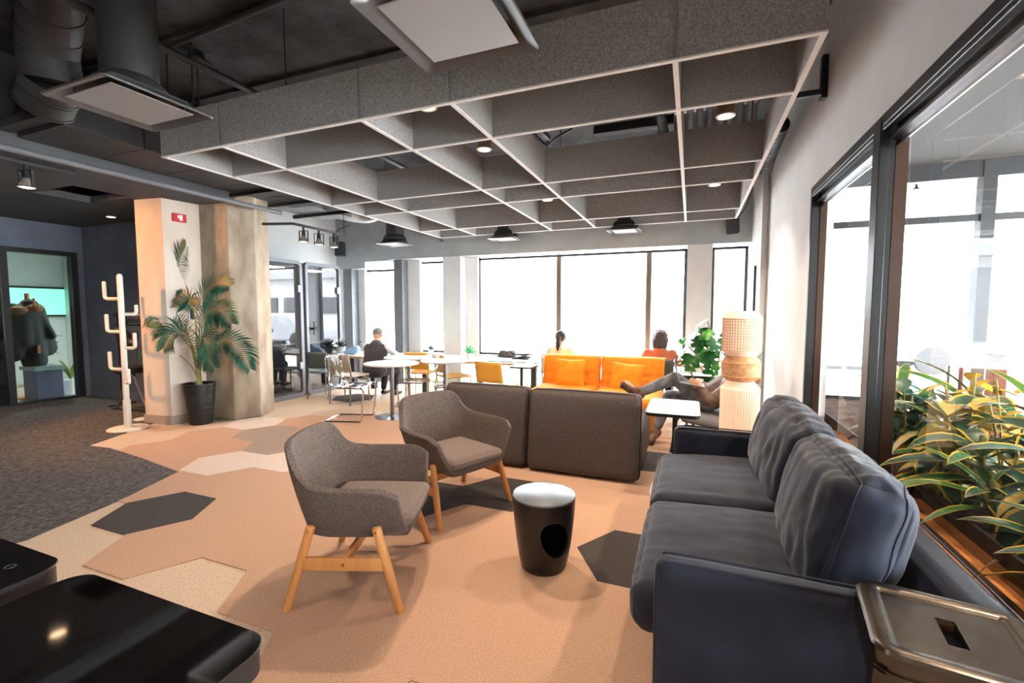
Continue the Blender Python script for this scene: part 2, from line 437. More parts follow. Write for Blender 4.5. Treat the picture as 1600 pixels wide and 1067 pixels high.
# far windows: frames and panes
def win(n, x0, x1, z0, z1, y=YG, mull=()):
    w = struct(B().box(x0,x0+.045,y-.03,y+.03,z0,z1).box(x1-.045,x1,y-.03,y+.03,z0,z1).box(x0,x1,y-.03,y+.03,z0,z0+.04).box(x0,x1,y-.03,y+.03,z1-.04,z1).build('window_%d'%n, m_frame))
    for m_ in mull: B().box(m_-.04,m_+.04,y-.06,y+.04,z0+.04,z1-.04).build('mullion', mat('bronze_mullion',(118,104,90),.4,metal=.4), w)
    xs = [x0+.045]+[q for m_ in mull for q in (m_-.04,m_+.04)]+[x1-.045]
    for i in range(0,len(xs),2): B().box(xs[i],xs[i+1],y-.004,y+.004,z0+.04,z1-.04).build('pane', GL, w)
    return w
win(1, -6.43, -5.5, .60, 2.26)
win(2, -5.02, -4.36, .60, 2.38)
win(3, -3.74, -.08, .60, 2.40, mull=(-2.17,-.66))
win(4, .27, .78, .60, 2.40)

# side windows (right wall)
sw = struct(B().box(.868,.93,4.30,4.345,.46,2.40).box(.90,1.03,-3,-2.9,.46,2.40).box(.985,1.0,-2.9,4.3,.46,.475).box(.868,1.03,-2.9,4.3,2.345,2.402).box(.868,.90,-2.9,4.3,2.32,2.345).build('window_5', m_frame, bev=.004))
B().box(.862,.905,2.87,2.97,.46,2.38).box(.905,.932,2.88,2.96,.46,2.38).build('mullion', m_frame, sw, bev=.003)
B().box(.932,.985,2.878,2.962,.46,2.36).build('mullion_stop', mat('warm_bronze_stop',(66,48,38),.35,metal=.3), sw)
B().box(.93,.975,4.295,4.34,.46,2.36).build('mullion_stop', mat('warm_bronze_stop',(66,48,38),.35,metal=.3), sw)
B().box(.93,.94,-2.9,2.87,2.24,2.345).box(.93,.94,2.97,4.29,2.24,2.345).box(.9,.93,-2.9,2.87,2.27,2.285).box(.9,.93,2.97,4.29,2.27,2.285).build('track_rail', m_steel, sw)
B().box(.99,1.0,-2.9,2.875,.475,2.35).build('pane', GLS, sw)
B().box(.99,1.0,2.965,4.29,.475,2.35).build('pane', GLS, sw)

# vestibule beyond the side windows
struct(B().box(1.03, 8.5, 6.15, 6.25, 2.78, 2.94).box(1.03,8.5,6.16,6.24,2.34,2.41).build('trim_vestibule', m_frame))
for i,x in enumerate((1.2,2.78,4.4,6.0)):
    p = struct(B().box(x-.055,x+.055,6.14,6.26,0,3.3).build('window_post', m_frame))
    p.name = 'trim_post_%d'%(i+1)
vp = struct(B().box(1.08,8.5,6.195,6.205,.05,2.34).box(1.08,8.5,6.195,6.205,2.41,2.78).build('window_6', GL))
struct(B().box(1.03, 8.5, -3, 6.2, 2.94, 3.04).build('ceiling_vestibule', mat('dark_vestibule_ceiling',(44,42,42),.8)))
can = struct(B().box(1.03, 8.5, 6.26, 9.0, 2.95, 3.05).build('ceiling_canopy', mat('canopy_grey',(120,120,120),.8)))
for i in range(14): B().box(1.1, 8.5, 9.05+.16*i, 9.13+.16*i, 2.93, 2.99).build('canopy_slat', m_fac, can)
# street and facade across the road
struct(B().box(-40, 40, 7.98, 45, -.2, -.1).build('ground', m_pave))
fa = thing('street_building', 'pale shop-fronted building across the street seen through the windows', 'building', (0,22,-.1))
B().box(-34,34,0,3,0,6.9).build('facade_wall', m_fac, fa)
mw = mat('dark_street_window',(40,42,44),.5)
for i in range(26):
    x = -32+i*2.5
    B().box(x,x+1.5,-.08,0,4.6,6.3).build('window', mw, fa)
    B().box(x,x+1.9,-.1,0,1.35 if x > 3 else .4,2.35 if x > 3 else 3.1).build('shop_window', mw if x > 3 else mat('grey_shop_window',(72,74,76),.5), fa)
B().box(-34,34,-.5,0,3.5,3.9).build('cornice', mat('cornice_grey',(120,122,124),.8), fa)
c_ = thing('street_car', 'pale parked car across the street beyond the right glass', 'car', (4.0,14.5,-.1))
B().prismy([(-2.1,.3),(-2.15,.75),(-1.6,.9),(-.9,1.4),(.7,1.42),(1.4,.95),(2.1,.85),(2.15,.3)],-.85,.85).build('car_body', mat('silver_car_paint',(150,152,156),.3), c_, bev=.08)
for x in (-1.35,1.35):
    for y in (-.86,.7): B().cyl((x,y,.33),(x,y+.16,.33),.33,n=20).build('wheel', m_blk2, c_)
# mirrored house number on the vestibule glass
cu = bpy.data.curves.new('t','FONT'); cu.body = '888'; cu.size = .26; cu.extrude = .003
to = bpy.data.objects.new('t', cu); COL.objects.link(to)
dg = bpy.context.evaluated_depsgraph_get(); me = bpy.data.meshes.new_from_object(to.evaluated_get(dg)); bpy.data.objects.remove(to)
me.materials.append(mat('number_grey',(110,112,114),.6))
no = bpy.data.objects.new('house_number', me); COL.objects.link(no)
no.location = (2.98,6.18,1.98); no.rotation_euler = (PI/2,0,PI); tag(no, 'mirrored grey house number lettering on the entrance glass', 'sign')

# ---- columns
pc = struct(B().prism([(-6.41,3.60),(-5.99,3.655),(-5.93,4.02),(-5.95,4.44),(-6.41,4.44)],0,3.6).build('column_painted', m_pale))
pc.name = 'trim_column_painted'
struct(B().prism([(-6.425,3.585),(-5.98,3.64),(-5.915,4.02),(-5.95,4.45),(-6.425,4.45)],0,.11).build('baseboard_column', mat('column_baseboard',(172,158,146),.6)))
cc = struct(B().prism([(-5.93,4.06),(-5.49,4.115),(-5.355,4.39),(-5.56,4.78),(-5.93,4.78)],0,3.6).build('trim_column_concrete', m_colc, bev=.012))
# alcove room behind the glass (left)
ro = struct(B().box(-12.2,-12.1,1.5,6,0,2.8).box(-12.1,-9.5,5.4,5.5,0,2.8).box(-12.1,-9.5,1.5,1.6,0,2.8).build('wall_meeting_room', m_white))
struct(B().box(-12.2,-9.48,1.5,5.5,2.7,2.8).build('ceiling_meeting_room', m_lowc))
gf = struct(B().box(XL-.1,XL+.03,3.46,3.54,0,2.36).box(XL-.1,XL+.03,4.28,4.36,0,2.36).box(XL-.1,XL+.03,3.54,4.28,2.29,2.36).box(XL-.1,XL+.03,3.54,4.28,0,.04).build('door_1', m_blk))
B().box(XL-.03,XL-.02,3.54,4.28,.04,2.29).build('pane', GLD, gf)
gf2 = struct(B().box(XL-.02,XL+.005,2.5,3.46,0,.04).box(XL-.02,XL+.005,2.5,3.46,2.29,2.36).build('door_2', m_blk))
B().box(XL,XL+.008,2.5,3.46,.04,2.29).build('pane', mat('dark_mirror_glass',(20,24,26),.05,spec=.8), gf2)
# ================================================================== CEILING FITTINGS
GZ, GT = 2.70, 3.035
gx = [-4.15,-3.46,-2.11,-1.42,-.11,.54]
gy = [2.57,3.19,4.48,5.10,6.43,7.10]
gr = thing('felt_ceiling_grid', 'large grey felt baffle grid with white lower edges hanging under the ceiling', 'ceiling baffle', (-1.8,4.8,GZ))
for i,x in enumerate(gx):
    bf = B().box(x-.012,x+.012,gy[0],gy[-1],GZ+.008,GT).build('baffle', m_felt, gr, world=True)
    B().box(x-.014,x+.014,gy[0]-.012,gy[-1]+.012,GZ,GZ+.008).build('edge_strip', m_feltedge, bf, world=True)
for y in gy:
    bf = B()
    xs = [gx[0]-.012]+gx[1:-1]+[gx[-1]+.012]
    for a,c in zip(xs[:-1],xs[1:]): bf.box(a+(.012 if a!=xs[0] else 0),c-(.012 if c!=xs[-1] else 0),y-.012,y+.012,GZ+.008,GT)
    bf = bf.build('baffle', m_felt, gr, world=True)
    B().box(gx[0]-.014,gx[-1]+.014,y-.014,y+.014,GZ-.0005,GZ+.0085).build('edge_strip', m_feltedge, bf, world=True)
for x in (gx[0]+.05,gx[0]+.35,-2.8,-1.42,-.11,.5):
    for y in (2.6,5.1,7.05): B().cyl((x,y,GT-.02),(x,y,ZC),.005,n=6).build('hanging_rod', m_blk, gr, world=True)

def downlight(x, y, z, lab, e=38):
    t = thing('can_downlight', lab, 'ceiling light', (x,y,z), 0, 'round can downlights in the felt grid')
    t['label'] = lab
    B().lathe((0,0,0),[(.058,0),(.062,.004),(.062,.15),(.0,.15)],28,cap0=False,cap1=False).build('can', mat('copper_grey_can',(120,92,76),.4,metal=.5), t, smooth=True)
    B().lathe((0,0,0),[(.058,.012),(.05,.0),(.062,-.002),(.066,.004)],28,cap0=False,cap1=False).build('trim_ring', m_white, t, smooth=True)
    B().lathe((0,0,.010),[(.05,0),(.04,-.004),(.001,-.006)],20,cap0=True,cap1=False).build('lens', m_bulb, t, smooth=True)
    B().cyl((0,0,.15),(0,0,ZC-z),.006,n=6).build('stem', m_blk, t)
    s = spot('lamp_light', (0,0,-.015), e, None, 120, .8); s.parent = t
    return t
DL = [(-1.70,2.75,'leftmost lit can downlight, tucked behind the front felt fascia'),
      (-1.68,3.62,'lit can downlight in the second row of felt cells, copper sided'),
      (.19,3.64,'bright can downlight in the felt cell nearest the right wall'),
      (-1.70,5.52,'small can downlight deep in the middle of the felt grid'),
      (.20,5.54,'small can downlight in the far right of the felt grid')]
for x,y,l in DL: downlight(x,y,2.79,l,150)

def diffuser(x, y, z, lab, s=.63):
    t = thing('ceiling_diffuser', lab, 'air vent', (x,y,z), 0, 'square supply air diffusers')
    h = s/2
    o = rrect(-h,h,-h,h,.03,3); i1 = rrect(-h+.05,h-.05,-h+.05,h-.05,.02,3); i2 = rrect(-h+.10,h-.10,-h+.10,h-.10,.015,3)
    b = B(); n = len(o)
    vs = [(p[0],p[1],.004) for p in o]+[(p[0],p[1],0) for p in o]+[(p[0]*.985,p[1]*.985,-.006) for p in o]+[(p[0],p[1],.012) for p in i1]+[(p[0],p[1],.07) for p in i2]
    b.add(vs,[(k*n+i,k*n+(i+1)%n,(k+1)*n+(i+1)%n,(k+1)*n+i) for k in range(4) for i in range(n)])
    b.prism(i2,.07,.075)
    md = mat('grey_diffuser_metal',(88,88,88),.4,metal=.4)
    b.build('frame', md, t, smooth=True)
    B().box(-h+.085,h-.085,-h+.085,h-.085,.0,.006).build('face_plate', mat('diffuser_plate',(138,138,137),.5), t, bev=.004)
    for sx in (-1,1):
        for sy in (-1,1): B().cyl((sx*(h-.12),sy*(h-.12),.006),(sx*(h-.12),sy*(h-.12),.07),.004,n=6).build('plate_peg', md, t)
    B().lathe((0,0,0),[(.2,.075),(.19,.12),(.15,.16),(.15,ZC-z)],24,cap0=False,cap1=False).build('neck_duct', m_duct, t, smooth=True)
    return t
diffuser(-3.30,1.87,2.70,'square ceiling diffuser hanging at the left in front of the rectangular duct')
diffuser(-1.02,1.865,2.68,'large square ceiling diffuser cut by the top of the picture')
diffuser(-4.86,6.75,2.58,'small dark hooded diffuser beyond the grid, left of the window pier', .48)
diffuser(-2.95,7.2,2.62,'small diffuser just under the far edge of the grid, middle one', .5)
diffuser(-.98,7.2,2.63,'small diffuser just under the far edge of the grid, right one', .5)

# rectangular duct in flanged sections
du = thing('rectangular_duct', 'black painted rectangular duct running along the left of the grid', 'duct', (-5.05,3.5,2.9))
for k in range(5):
    y0 = 2.17+.58*k
    B().box(-5.4,-4.7,y0+.003,y0+.577,2.9,3.28).build('duct_section', m_duct, du, world=True, bev=.004)
B().bar((-5.5,4.15,2.87),(-4.6,4.15,2.87),.04,.04).build('hanger_strut', m_blk, du, world=True)
B().bar((-5.5,4.75,2.87),(-4.6,4.75,2.87),.04,.04).build('hanger_strut', m_blk, du, world=True)
for y in (4.15,4.75):
    for x in (-5.47,-4.63): B().cyl((x,y,2.85),(x,y,ZC),.006,n=6).build('hanger_rod', m_blk, du, world=True)
B().cyl((-4.72,2.2,2.86),(-4.72,2.2,ZC),.006,n=6).build('hanger_rod', m_blk, du, world=True)
d2 = thing('far_duct', 'smaller rectangular duct continuing toward the windows above the booths', 'duct', (-5.6,5.4,2.92))
for k in range(2): B().box(-5.75,-5.15,4.82+.6*k,5.41+.6*k,2.92,3.22).build('duct_section', mat('grey_duct',(120,120,120),.5,metal=.3), d2, world=True, bev=.004)
B().bar((-5.9,5.55,2.9),(-4.7,5.55,2.9),.04,.05).build('hanger_strut', m_blk, d2, world=True)
def rib_duct(name, lab, pts, r, m, n=5):
    t = thing(name, lab, 'duct', pts[0])
    P = bez(pts, n)
    for i in range(len(P)-1):
        a, c = P[i], P[i+1]; d = (c-a).normalized()
        B().tube([a-d*.004,c+d*.004],[r,r*1.0],28,caps=False).build('duct_gore', m, t, world=True, smooth=True)
        B().tube([c-d*.008,c+d*.008],[r*1.035,r*1.035],28).build('seam_ring', m, t, world=True, smooth=True)
    return t
rib_duct('round_duct_elbow','large black round duct elbow of gored sections, top left corner',[(-2.9,1.35,3.70),(-3.6,1.65,3.66),(-4.12,1.88,3.5),(-4.36,1.95,3.28),(-4.40,1.98,3.10),(-4.56,2.0,2.97)],.17,m_duct,2)
rib_duct('far_duct_elbow','small pale gored duct elbow in front of the far left wall',[(-5.45,6.02,3.07),(-5.3,6.3,3.05),(-5.1,6.42,3.06),(-4.8,6.35,3.15),(-4.6,6.2,3.4)],.14,mat('galvanised_duct',(150,150,150),.4,metal=.6),4)
rib_duct('black_flexible_duct','black ribbed flexible duct between the grid edge and the right wall',[(.70,4.75,3.07),(.70,5.0,3.05),(.695,5.3,3.01),(.69,5.6,2.93)],.07,m_blk2,5)
for y in (4.9,5.4): B().cyl((.7,y,3.08),(.7,y,ZC),.006,n=6).build('strap_rod', m_blk, bpy.data.objects['black_flexible_duct'], world=True)
# brownish side duct panel at far left top
o = thing('left_edge_duct','broad dark duct panel at the left picture edge beside the elbow','duct',(-5.1,1.2,3.0))
B().box(-5.43,-4.75,.6,1.72,3.05,3.4).build('duct_body', mat('brown_grey_duct',(84,74,70),.6), o, world=True, bev=.004)
B().box(-5.43,-4.72,2.05,2.15,2.93,3.0).build('flange', m_duct, o, world=True)

def pipe(name, lab, pts, r, m=m_duct, n=12):
    t = B().tube(pts, r, n).build(name, m, None, smooth=True); tag(t, lab, 'pipe'); return t
pipe('sprinkler_pipe','long black sprinkler pipe under the slab running over the grid',[(-3.57,-1,3.3),(-3.57,7.3,3.3)],.028)
pipe('low_pipe','grey pipe passing in front of the columns below the duct',[(-5.12,-1,2.715),(-5.14,4.62,2.725)],.028,mat('grey_pipe',(96,98,102),.5))
pipe('branch_pipe','thin black conduit crossing the slab toward the ceiling rose',[(-4.6,2.6,3.56),(-2.2,2.45,3.56)],.02)
pipe('vertical_wall_pipe','thin vertical pipe down the corner of the right wall',[(.845,6.44,0.1),(.845,6.44,3.5)],.014,mat('brown_white_pipe',(150,140,136),.5))
pipe('cross_pipe','dark diagonal strut pipe beyond the grid at the far left',[(-4.4,6.15,3.6),(-4.4,6.2,3.05),(-4.35,7.5,2.72)],.03,mat('grey_pipe',(96,98,102),.5))
ro_ = thing('ceiling_rose','round black ceiling rose with a hanging rod','ceiling fitting',(-3.95,2.75,3.5))
B().lathe((0,0,0),[(.12,0),(.12,.015),(.07,.04),(.05,.1)],24,cap1=False).build('rose_plate', m_duct, ro_, smooth=True)
B().cyl((0,0,0),(0,0,-.5),.006,n=6).build('rod', m_blk, ro_)
# conduit bundle
cb = thing('conduit_bundle','bundle of parallel grey conduits above the right of the grid','conduit',(.2,5,3.25))
for k in range(9):
    x = -.18+.085*k
    B().tube(bez([(x,3.3,3.32),(x,4.6,3.32),(x,4.8,3.3),(x+.0,4.86,3.18)],5),.024,8).build('conduit', mat('grey_conduit',(110,110,110),.45,metal=.3), cb, world=True, smooth=True)
B().bar((-.3,4.45,3.25),(.6,4.45,3.25),.03,.03).build('support_rail', m_blk, cb, world=True)
tb = thing('cable_tray','black cable tray and junction box above the middle of the grid','cable tray',(-.7,4.6,3.2))
B().box(-.95,-.2,4.62,4.72,3.17,3.25).build('tray', m_blk, tb, world=True)
B().cyl((-.3,4.3,3.18),(-.3,4.9,3.18),.05,n=16).build('junction_box', m_blk, tb, world=True)
B().tube(bez([(-1.6,4.6,3.3),(-1.5,4.8,3.2),(-1.35,4.7,3.22),(-1.2,4.75,3.3)],5),.012,6).build('cable', m_blk, tb, world=True)
B().bar((-1.75,3.4,3.5),(-1.5,4.9,3.3),.04,.04).build('strut', m_duct, tb, world=True)
br = thing('wall_bracket','black bracket on the right wall above the grid edge','bracket',(.7,4.2,3.05))
B().box(.55,.86,3.98,4.02,2.98,3.02).build('arm', m_blk, br, world=True)
B().box(.83,.868,3.97,4.03,2.95,3.25).build('plate', m_blk, br, world=True)

def track(name, lab, pts, zc=ZC):
    t = thing(name, lab, 'track light', pts[0])
    for a,c in zip(pts[:-1],pts[1:]): B().bar(a,c,.035,.03).build('rail', m_duct, t, world=True)
    for p in (pts[0],pts[-1]): B().cyl((p[0],p[1],p[2]),(p[0],p[1],zc),.006,n=6).build('drop_rod', m_blk, t, world=True)
    return t
def track_head(loc, lab, rz=0, e=0, tgt=None):
    t = thing('track_spotlight', lab, 'spotlight', loc, rz, 'gimbal track spotlights')
    B().cyl((0,0,-.02),(0,0,-.065),.016,n=12).build('adapter', m_blk, t)
    y = B()
    for s in (-1,1): y.bar((s*.065,0,-.07),(s*.065,0,-.22),.008,.022)
    y.bar((-.069,0,-.07),(.069,0,-.07),.022,.008)
    y.build('yoke', m_blk, t)
    B().lathe((0,0,0),[(.025,-.07),(.028,-.13),(.032,-.14)],16,cap0=True,cap1=True).build('lamp_holder', m_blk, t, smooth=True)
    B().lathe((0,0,0),[(.03,-.14),(.034,-.16),(.058,-.20),(.062,-.215)],20,cap0=True,cap1=False).build('reflector_bulb', mat('silver_bulb',(190,180,170),.25,metal=.6), t, smooth=True)
    B().lathe((0,0,0),[(.06,-.212),(.04,-.222),(.001,-.226)],20,cap0=False,cap1=False).build('bulb_face', m_bulb, t, smooth=True)
    B().lathe((0,0,0),[(.064,-.212),(.069,-.212),(.069,-.222),(.064,-.222)],20,cap0=False,cap1=False).build('rim', m_blk, t, smooth=True)
    if e:
        s = spot('bulb_light', (0,0,-.24), e, None, 110, .8); s.parent = t
    return t
track('light_track','black lighting track in front of the far left wall above the booths',[(-5.52,4.6,2.6),(-5.06,4.75,2.6),(-5.06,5.72,2.6)])
track_head((-5.06,4.92,2.6),'left one of the three lit track spotlights above the booths',.2,45)
track_head((-5.06,5.2,2.6),'middle one of the three lit track spotlights above the booths',1.1,30)
track_head((-5.06,5.5,2.6),'right one of the three track spotlights above the booths, next to the black speaker',.2,45)
track('alcove_light_track','thin lighting track under the low charcoal ceiling at the left edge',[(-5.62,1.6,2.75),(-5.62,2.66,2.75)],2.78)
track_head((-5.62,2.3,2.75),'single white faced track spotlight at the left edge under the low ceiling',.3,30)
# lamps above and behind the camera, outside the picture: same spotlights, then an added meeting room fill
spot('column_spotlight', (-7.4,1.7,2.72), 330, (-6.25,3.6,1.2), 85, .6, (1.0,.42,.13))
for i,(x,y,z,e) in enumerate(((-2.3,.3,3.0,150),(-.6,.2,3.0,110),(-4.3,.2,3.0,130),(-7.4,2.9,2.74,230),(-6.9,.8,2.74,160),(.3,-.6,3.0,50),(-2.6,-1.6,3.0,80))):
    s = spot('room_spotlight', (x,y,z), e*.55, None, 125, .8)
for x,y,z,e in ((1.55,2.3,2.92,150),(1.5,3.6,2.92,120),(1.6,1.2,2.92,100)): spot('vestibule_spotlight', (x,y,z), e, None, 120, .8)
spot('meeting_room_fill', (-10.6,4.2,2.65), 260, None, 130, .8, (1,.95,.9))  # added fill lamp to brighten the room behind the glass, no fitting

def speaker(loc, rz, lab, tilt=0, s=1):
    t = thing('wall_speaker', lab, 'speaker', loc, rz)
    b = B().prismy([(-.085,-.14),(-.085,.14),(.085,.14),(.085,-.14)],-.07,.07)
    b.xf(Matrix.Rotation(tilt,4,'X')@Matrix.Scale(s,4)); b.build('cabinet', m_blk2, t, bev=.008)
    g = B().box(-.075,.075,-.078,-.071,-.13,.13).xf(Matrix.Rotation(tilt,4,'X')@Matrix.Scale(s,4)); g.build('grille', mat('speaker_grille',(40,41,43),.8,bump=.6,bscale=400), t, bev=.003)
    B().cyl((0,.05,0),(0,.13,0),.018,n=10).build('bracket', m_blk, t)
    return t
speaker((-6.62,7.36,2.66),.3,'black box speaker on the beam right of the track spotlights')
speaker((.52,7.36,2.66),-.3,'black speaker tilted down in the far right ceiling corner',.35,.9)
pipe('speaker_cable','black speaker cable curving down from above to the left speaker',bez([(-6.3,7.3,3.1),(-6.55,7.3,3.05),(-6.66,7.3,2.95),(-6.66,7.35,2.8)],6),.008,m_blk)
pipe('right_speaker_cable','thin black cable curving from the right corner speaker up the wall',bez([(.58,7.3,2.75),(.66,7.2,2.85),(.72,7.1,3.05),(.76,7.1,3.3)],6),.008,m_blk)
# recessed alcove light, smoke detector etc
o = thing('recessed_spotlight','tiny lit recessed light in the charcoal alcove ceiling','ceiling light',(-7.85,4.1,2.772))
B().lathe((0,0,0),[(.05,0),(.04,.003)],20).build('lens', m_bulb, o)
B().ring([(p[0]*.06,p[1]*.06) for p in [(math.cos(2*PI*i/20),math.sin(2*PI*i/20)) for i in range(20)]],[(p[0]*.05,p[1]*.05) for p in [(math.cos(2*PI*i/20),math.sin(2*PI*i/20)) for i in range(20)]],-.003,.004).build('ring', m_white, o)
# vestibule canopy downlights and sprinkler
for k,(x,y) in enumerate(((1.75,7.6),(2.5,7.9),(3.2,7.0))):
    o = thing('canopy_downlight',('warm canopy downlight nearest the wall, seen through the side glass','warm canopy downlight in the middle, left of the sprinkler','warm canopy downlight at the right picture edge')[k],'ceiling light',(x,y,2.945),0,'warm canopy downlights')
    B().lathe((0,0,0),[(.07,0),(.06,-.004)],20).build('lens', m_bulb, o)
    B().lathe((0,0,0),[(.072,-.002),(.09,-.004),(.09,.004)],20,cap0=False).build('trim_ring', m_white, o)
o = thing('ceiling_sprinkler','black sprinkler head under the white canopy beyond the glass','sprinkler',(2.45,6.9,2.95))
B().cyl((0,0,0),(0,0,-.06),.012,n=8).build('stem', m_blk, o); B().lathe((0,0,-.09),[(.03,0),(.035,.004),(.01,.03)],12).build('deflector', m_blk, o)

# call point on the painted column
o = thing('fire_alarm_sign','small red fire alarm box with white figure high on the painted column','sign',(-5.985,3.68,2.57))
RZ = math.atan2(.365,.06)
b = B().box(-.075,.075,-.03,0,-.05,.05); b.xf(Matrix.Rotation(RZ,4,'Z')); b.build('box', mat('signal_red',(196,30,34),.4), o, bev=.004)
b = B().box(-.004,.03,-.034,-.031,-.035,.035).box(-.025,-.008,-.034,-.031,-.01,.03); b.xf(Matrix.Rotation(RZ,4,'Z')); b.build('pictogram', mat('sign_white',(245,240,240),.5), o)
o.location = (-5.962,3.83,2.57)
o = thing('intercom_phone','small dark intercom with pale frame on the painted column behind the palm','intercom',(-5.945,3.92,1.38))
b = B().box(-.04,.04,-.02,0,-.09,.09); b.xf(Matrix.Rotation(RZ,4,'Z')); b.build('back_box', m_white, o, bev=.004)
b = B().prismy(rrect(-.022,.022,-.07,.07,.02,4),-.04,-.02); b.xf(Matrix.Rotation(RZ,4,'Z')); b.build('handset', m_blk, o)
# narrow framed screen on far right wall
o = thing('wall_mirror','tall narrow black framed mirror on the far right wall above the lamp','mirror',(.785,7.05,1.35))
B().box(.765,.79,6.88,7.22,1.15,2.02).build('frame', m_blk, o, world=True, bev=.003)
B().box(.76,.766,6.9,7.2,1.17,2.0).build('mirror_pane', mat('mirror',(220,224,226),.05,metal=1.0), o, world=True)
o = thing('power_outlet','small outlet with brown switch low on the right wall behind the lamp','outlet',(.868,5.8,.32))
B().box(.855,.869,5.77,5.85,.24,.4).build('plate', m_white, o, world=True, bev=.003)
B().box(.845,.856,5.79,5.83,.26,.31).build('plug', mat('brown_plastic',(110,80,60),.5), o, world=True)
# ================================================================== BOOTHS
def booth(y0, y1, lab, logo, knob_lab):
    H = 2.23; x1 = -5.97; x0 = -6.82
    t = thing('phone_booth', lab, 'phone booth', (x1,(y0+y1)/2,0), 0, 'grey framed acoustic phone booths')
    b = B().box(x0,x1-.06,y0+.01,y0+.06,.02,H-.02).box(x0,x1-.06,y1-.06,y1-.01,.02,H-.02).box(x0,x1-.06,y0+.06,y1-.06,.02,.08).box(x0,x1-.06,y0+.06,y1-.06,H-.10,H-.02).box(x0,x0+.05,y0+.06,y1-.06,.08,H-.1)
    b.build('shell', mat('dark_booth_shell',(96,98,104),.8), t, world=True)
    o_ = rrect(y0,y1,0.0,H,.09,6); i_ = rrect(y0+.055,y1-.055,.075,H-.055,.05,6)
    b = B(); n = len(o_)
    for a,c in ((o_,i_),):
        vs = [(x1+.015,p[0],p[1]) for p in a]+[(x1+.015,p[0],p[1]) for p in c]+[(x1-.06,p[0],p[1]) for p in a]+[(x1-.06,p[0],p[1]) for p in c]
        fs = []
        for i in range(n):
            j = (i+1)%n; fs += [(i,j,n+j,n+i),(2*n+j,2*n+i,3*n+i,3*n+j),(2*n+i,2*n+j,j,i),(3*n+j,3*n+i,n+i,n+j)]
        b.add(vs,fs)
    b.build('front_frame', m_alu, t, world=True, smooth=True)
    d = B(); d.prismx(i_, x1-.02, x1-.012); dr = d.build('glass_door', GLB, t, world=True)
    for z in (.52,1.78): B().box(x1-.012,x1+.02,y1-.10,y1-.035,z-.055,z+.055).build('hinge', m_steel, dr, world=True)
    k = B().cyl((x1-.012,y0+.13,1.12),(x1+.05,y0+.13,1.12),.018,n=14).cyl((x1+.05,y0+.13,1.12),(x1+.075,y0+.13,1.12),.032,n=18).bar((x1+.04,y0+.13,1.02),(x1+.04,y0+.13,1.24),.018,.018)
    k.build('door_handle', m_blk, dr, world=True, label='black knob handle')
    B().box(x1-.6,x1-.1,y0+.06,y1-.06,.86,.89).build('desk_shelf', mat('booth_shelf',(90,92,96),.5), t, world=True)
    B().box(x0+.05,x0+.07,y0+.07,y1-.07,.1,H-.12).build('felt_back_panel', mat('booth_felt',(110,114,122),.95,rgb2=(92,96,104),nscale=80), t, world=True)
    B().box(x1-.45,x1-.2,y0+.15,y1-.15,H-.115,H-.10).build('ceiling_lamp', mat('booth_lamp_glow',(255,236,214),.5,emit=(255,236,214),est=4), t, world=True)
    st = B().lathe((x1-.42,(y0+y1)/2,0),[(.16,.08),(.16,.10),(.03,.12),(.03,.52),(.15,.54),(.16,.58),(.14,.6)],20); st.build('built_in_seat', m_blk2, t, world=True, smooth=True)
    if logo:
        yc, zc = y0+.17, .25
        hx = [(yc+.045*math.sin(PI/3*i), zc+.07*math.cos(PI/3*i)) for i in range(6)]; hi = [(yc+.036*math.sin(PI/3*i), zc+.058*math.cos(PI/3*i)) for i in range(6)]
        b = B()
        vs = [(x1-.009,p[0],p[1]) for p in hx]+[(x1-.009,p[0],p[1]) for p in hi]
        b.add(vs,[(i,(i+1)%6,6+(i+1)%6,6+i) for i in range(6)])
        b.bar((x1-.009,yc-.02,zc+.03),(x1-.009,yc-.02,zc-.03),.008,.002).bar((x1-.009,yc-.02,zc+.005),(x1-.009,yc+.022,zc+.005),.008,.002).bar((x1-.009,yc+.02,zc+.03),(x1-.009,yc+.02,zc-.03),.008,.002)
        b.build('door_emblem', mat('emblem_white',(225,225,230),.5), dr, world=True)
    return t
booth(4.93,5.74,'left glass fronted phone booth, beside the concrete column', True, '')
booth(5.80,6.62,'right glass fronted phone booth, nearer the windows', False, '')
o = thing('wall_paper_notice','white paper sheet taped inside the left booth','paper',(-6.7,5.35,1.0)); o.location=(-6.745,5.3,1.0)
B().box(0,.003,-.1,.1,-.15,.2).build('sheet', m_plast, o)

# ================================================================== BAR, TABLES
bar = thing('window_bar_table','long white topped bar desk with birch edge along the windows','table',(-2.6,6.6,0))
for a,c,y0,y1 in ((-5.93,-4.36,6.2,6.95),(-4.35,-2.2,6.2,6.95),(-2.6,-.9,6.96,7.5),(-.89,.76,6.96,7.5)):
    tp = B().box(a,c,y0,y1,.625,.65).build('desk_top', m_wlam, bar, world=True, bev=.004)
    B().box(a,c,y0-.01,y0,.612,.648).build('birch_edge', m_birch, tp, world=True)
for x,y_ in ((-5.86,6.75),(-5.4,6.75),(-4.95,6.75),(-4.3,6.75),(-3.25,6.75),(-2.3,6.75),(-1.4,7.3),(-.6,7.3),(.6,7.3)):
    B().box(x-.045,x+.045,y_,y_+.09,0,.625).build('leg', m_blk2, bar, world=True, bev=.004)
B().tube(bez([(-3.2,6.55,.63),(-3.16,6.4,.45),(-3.22,6.45,.25),(-3.14,6.5,.02)],6),.008,6).build('hanging_cable', m_plast, bar, world=True)

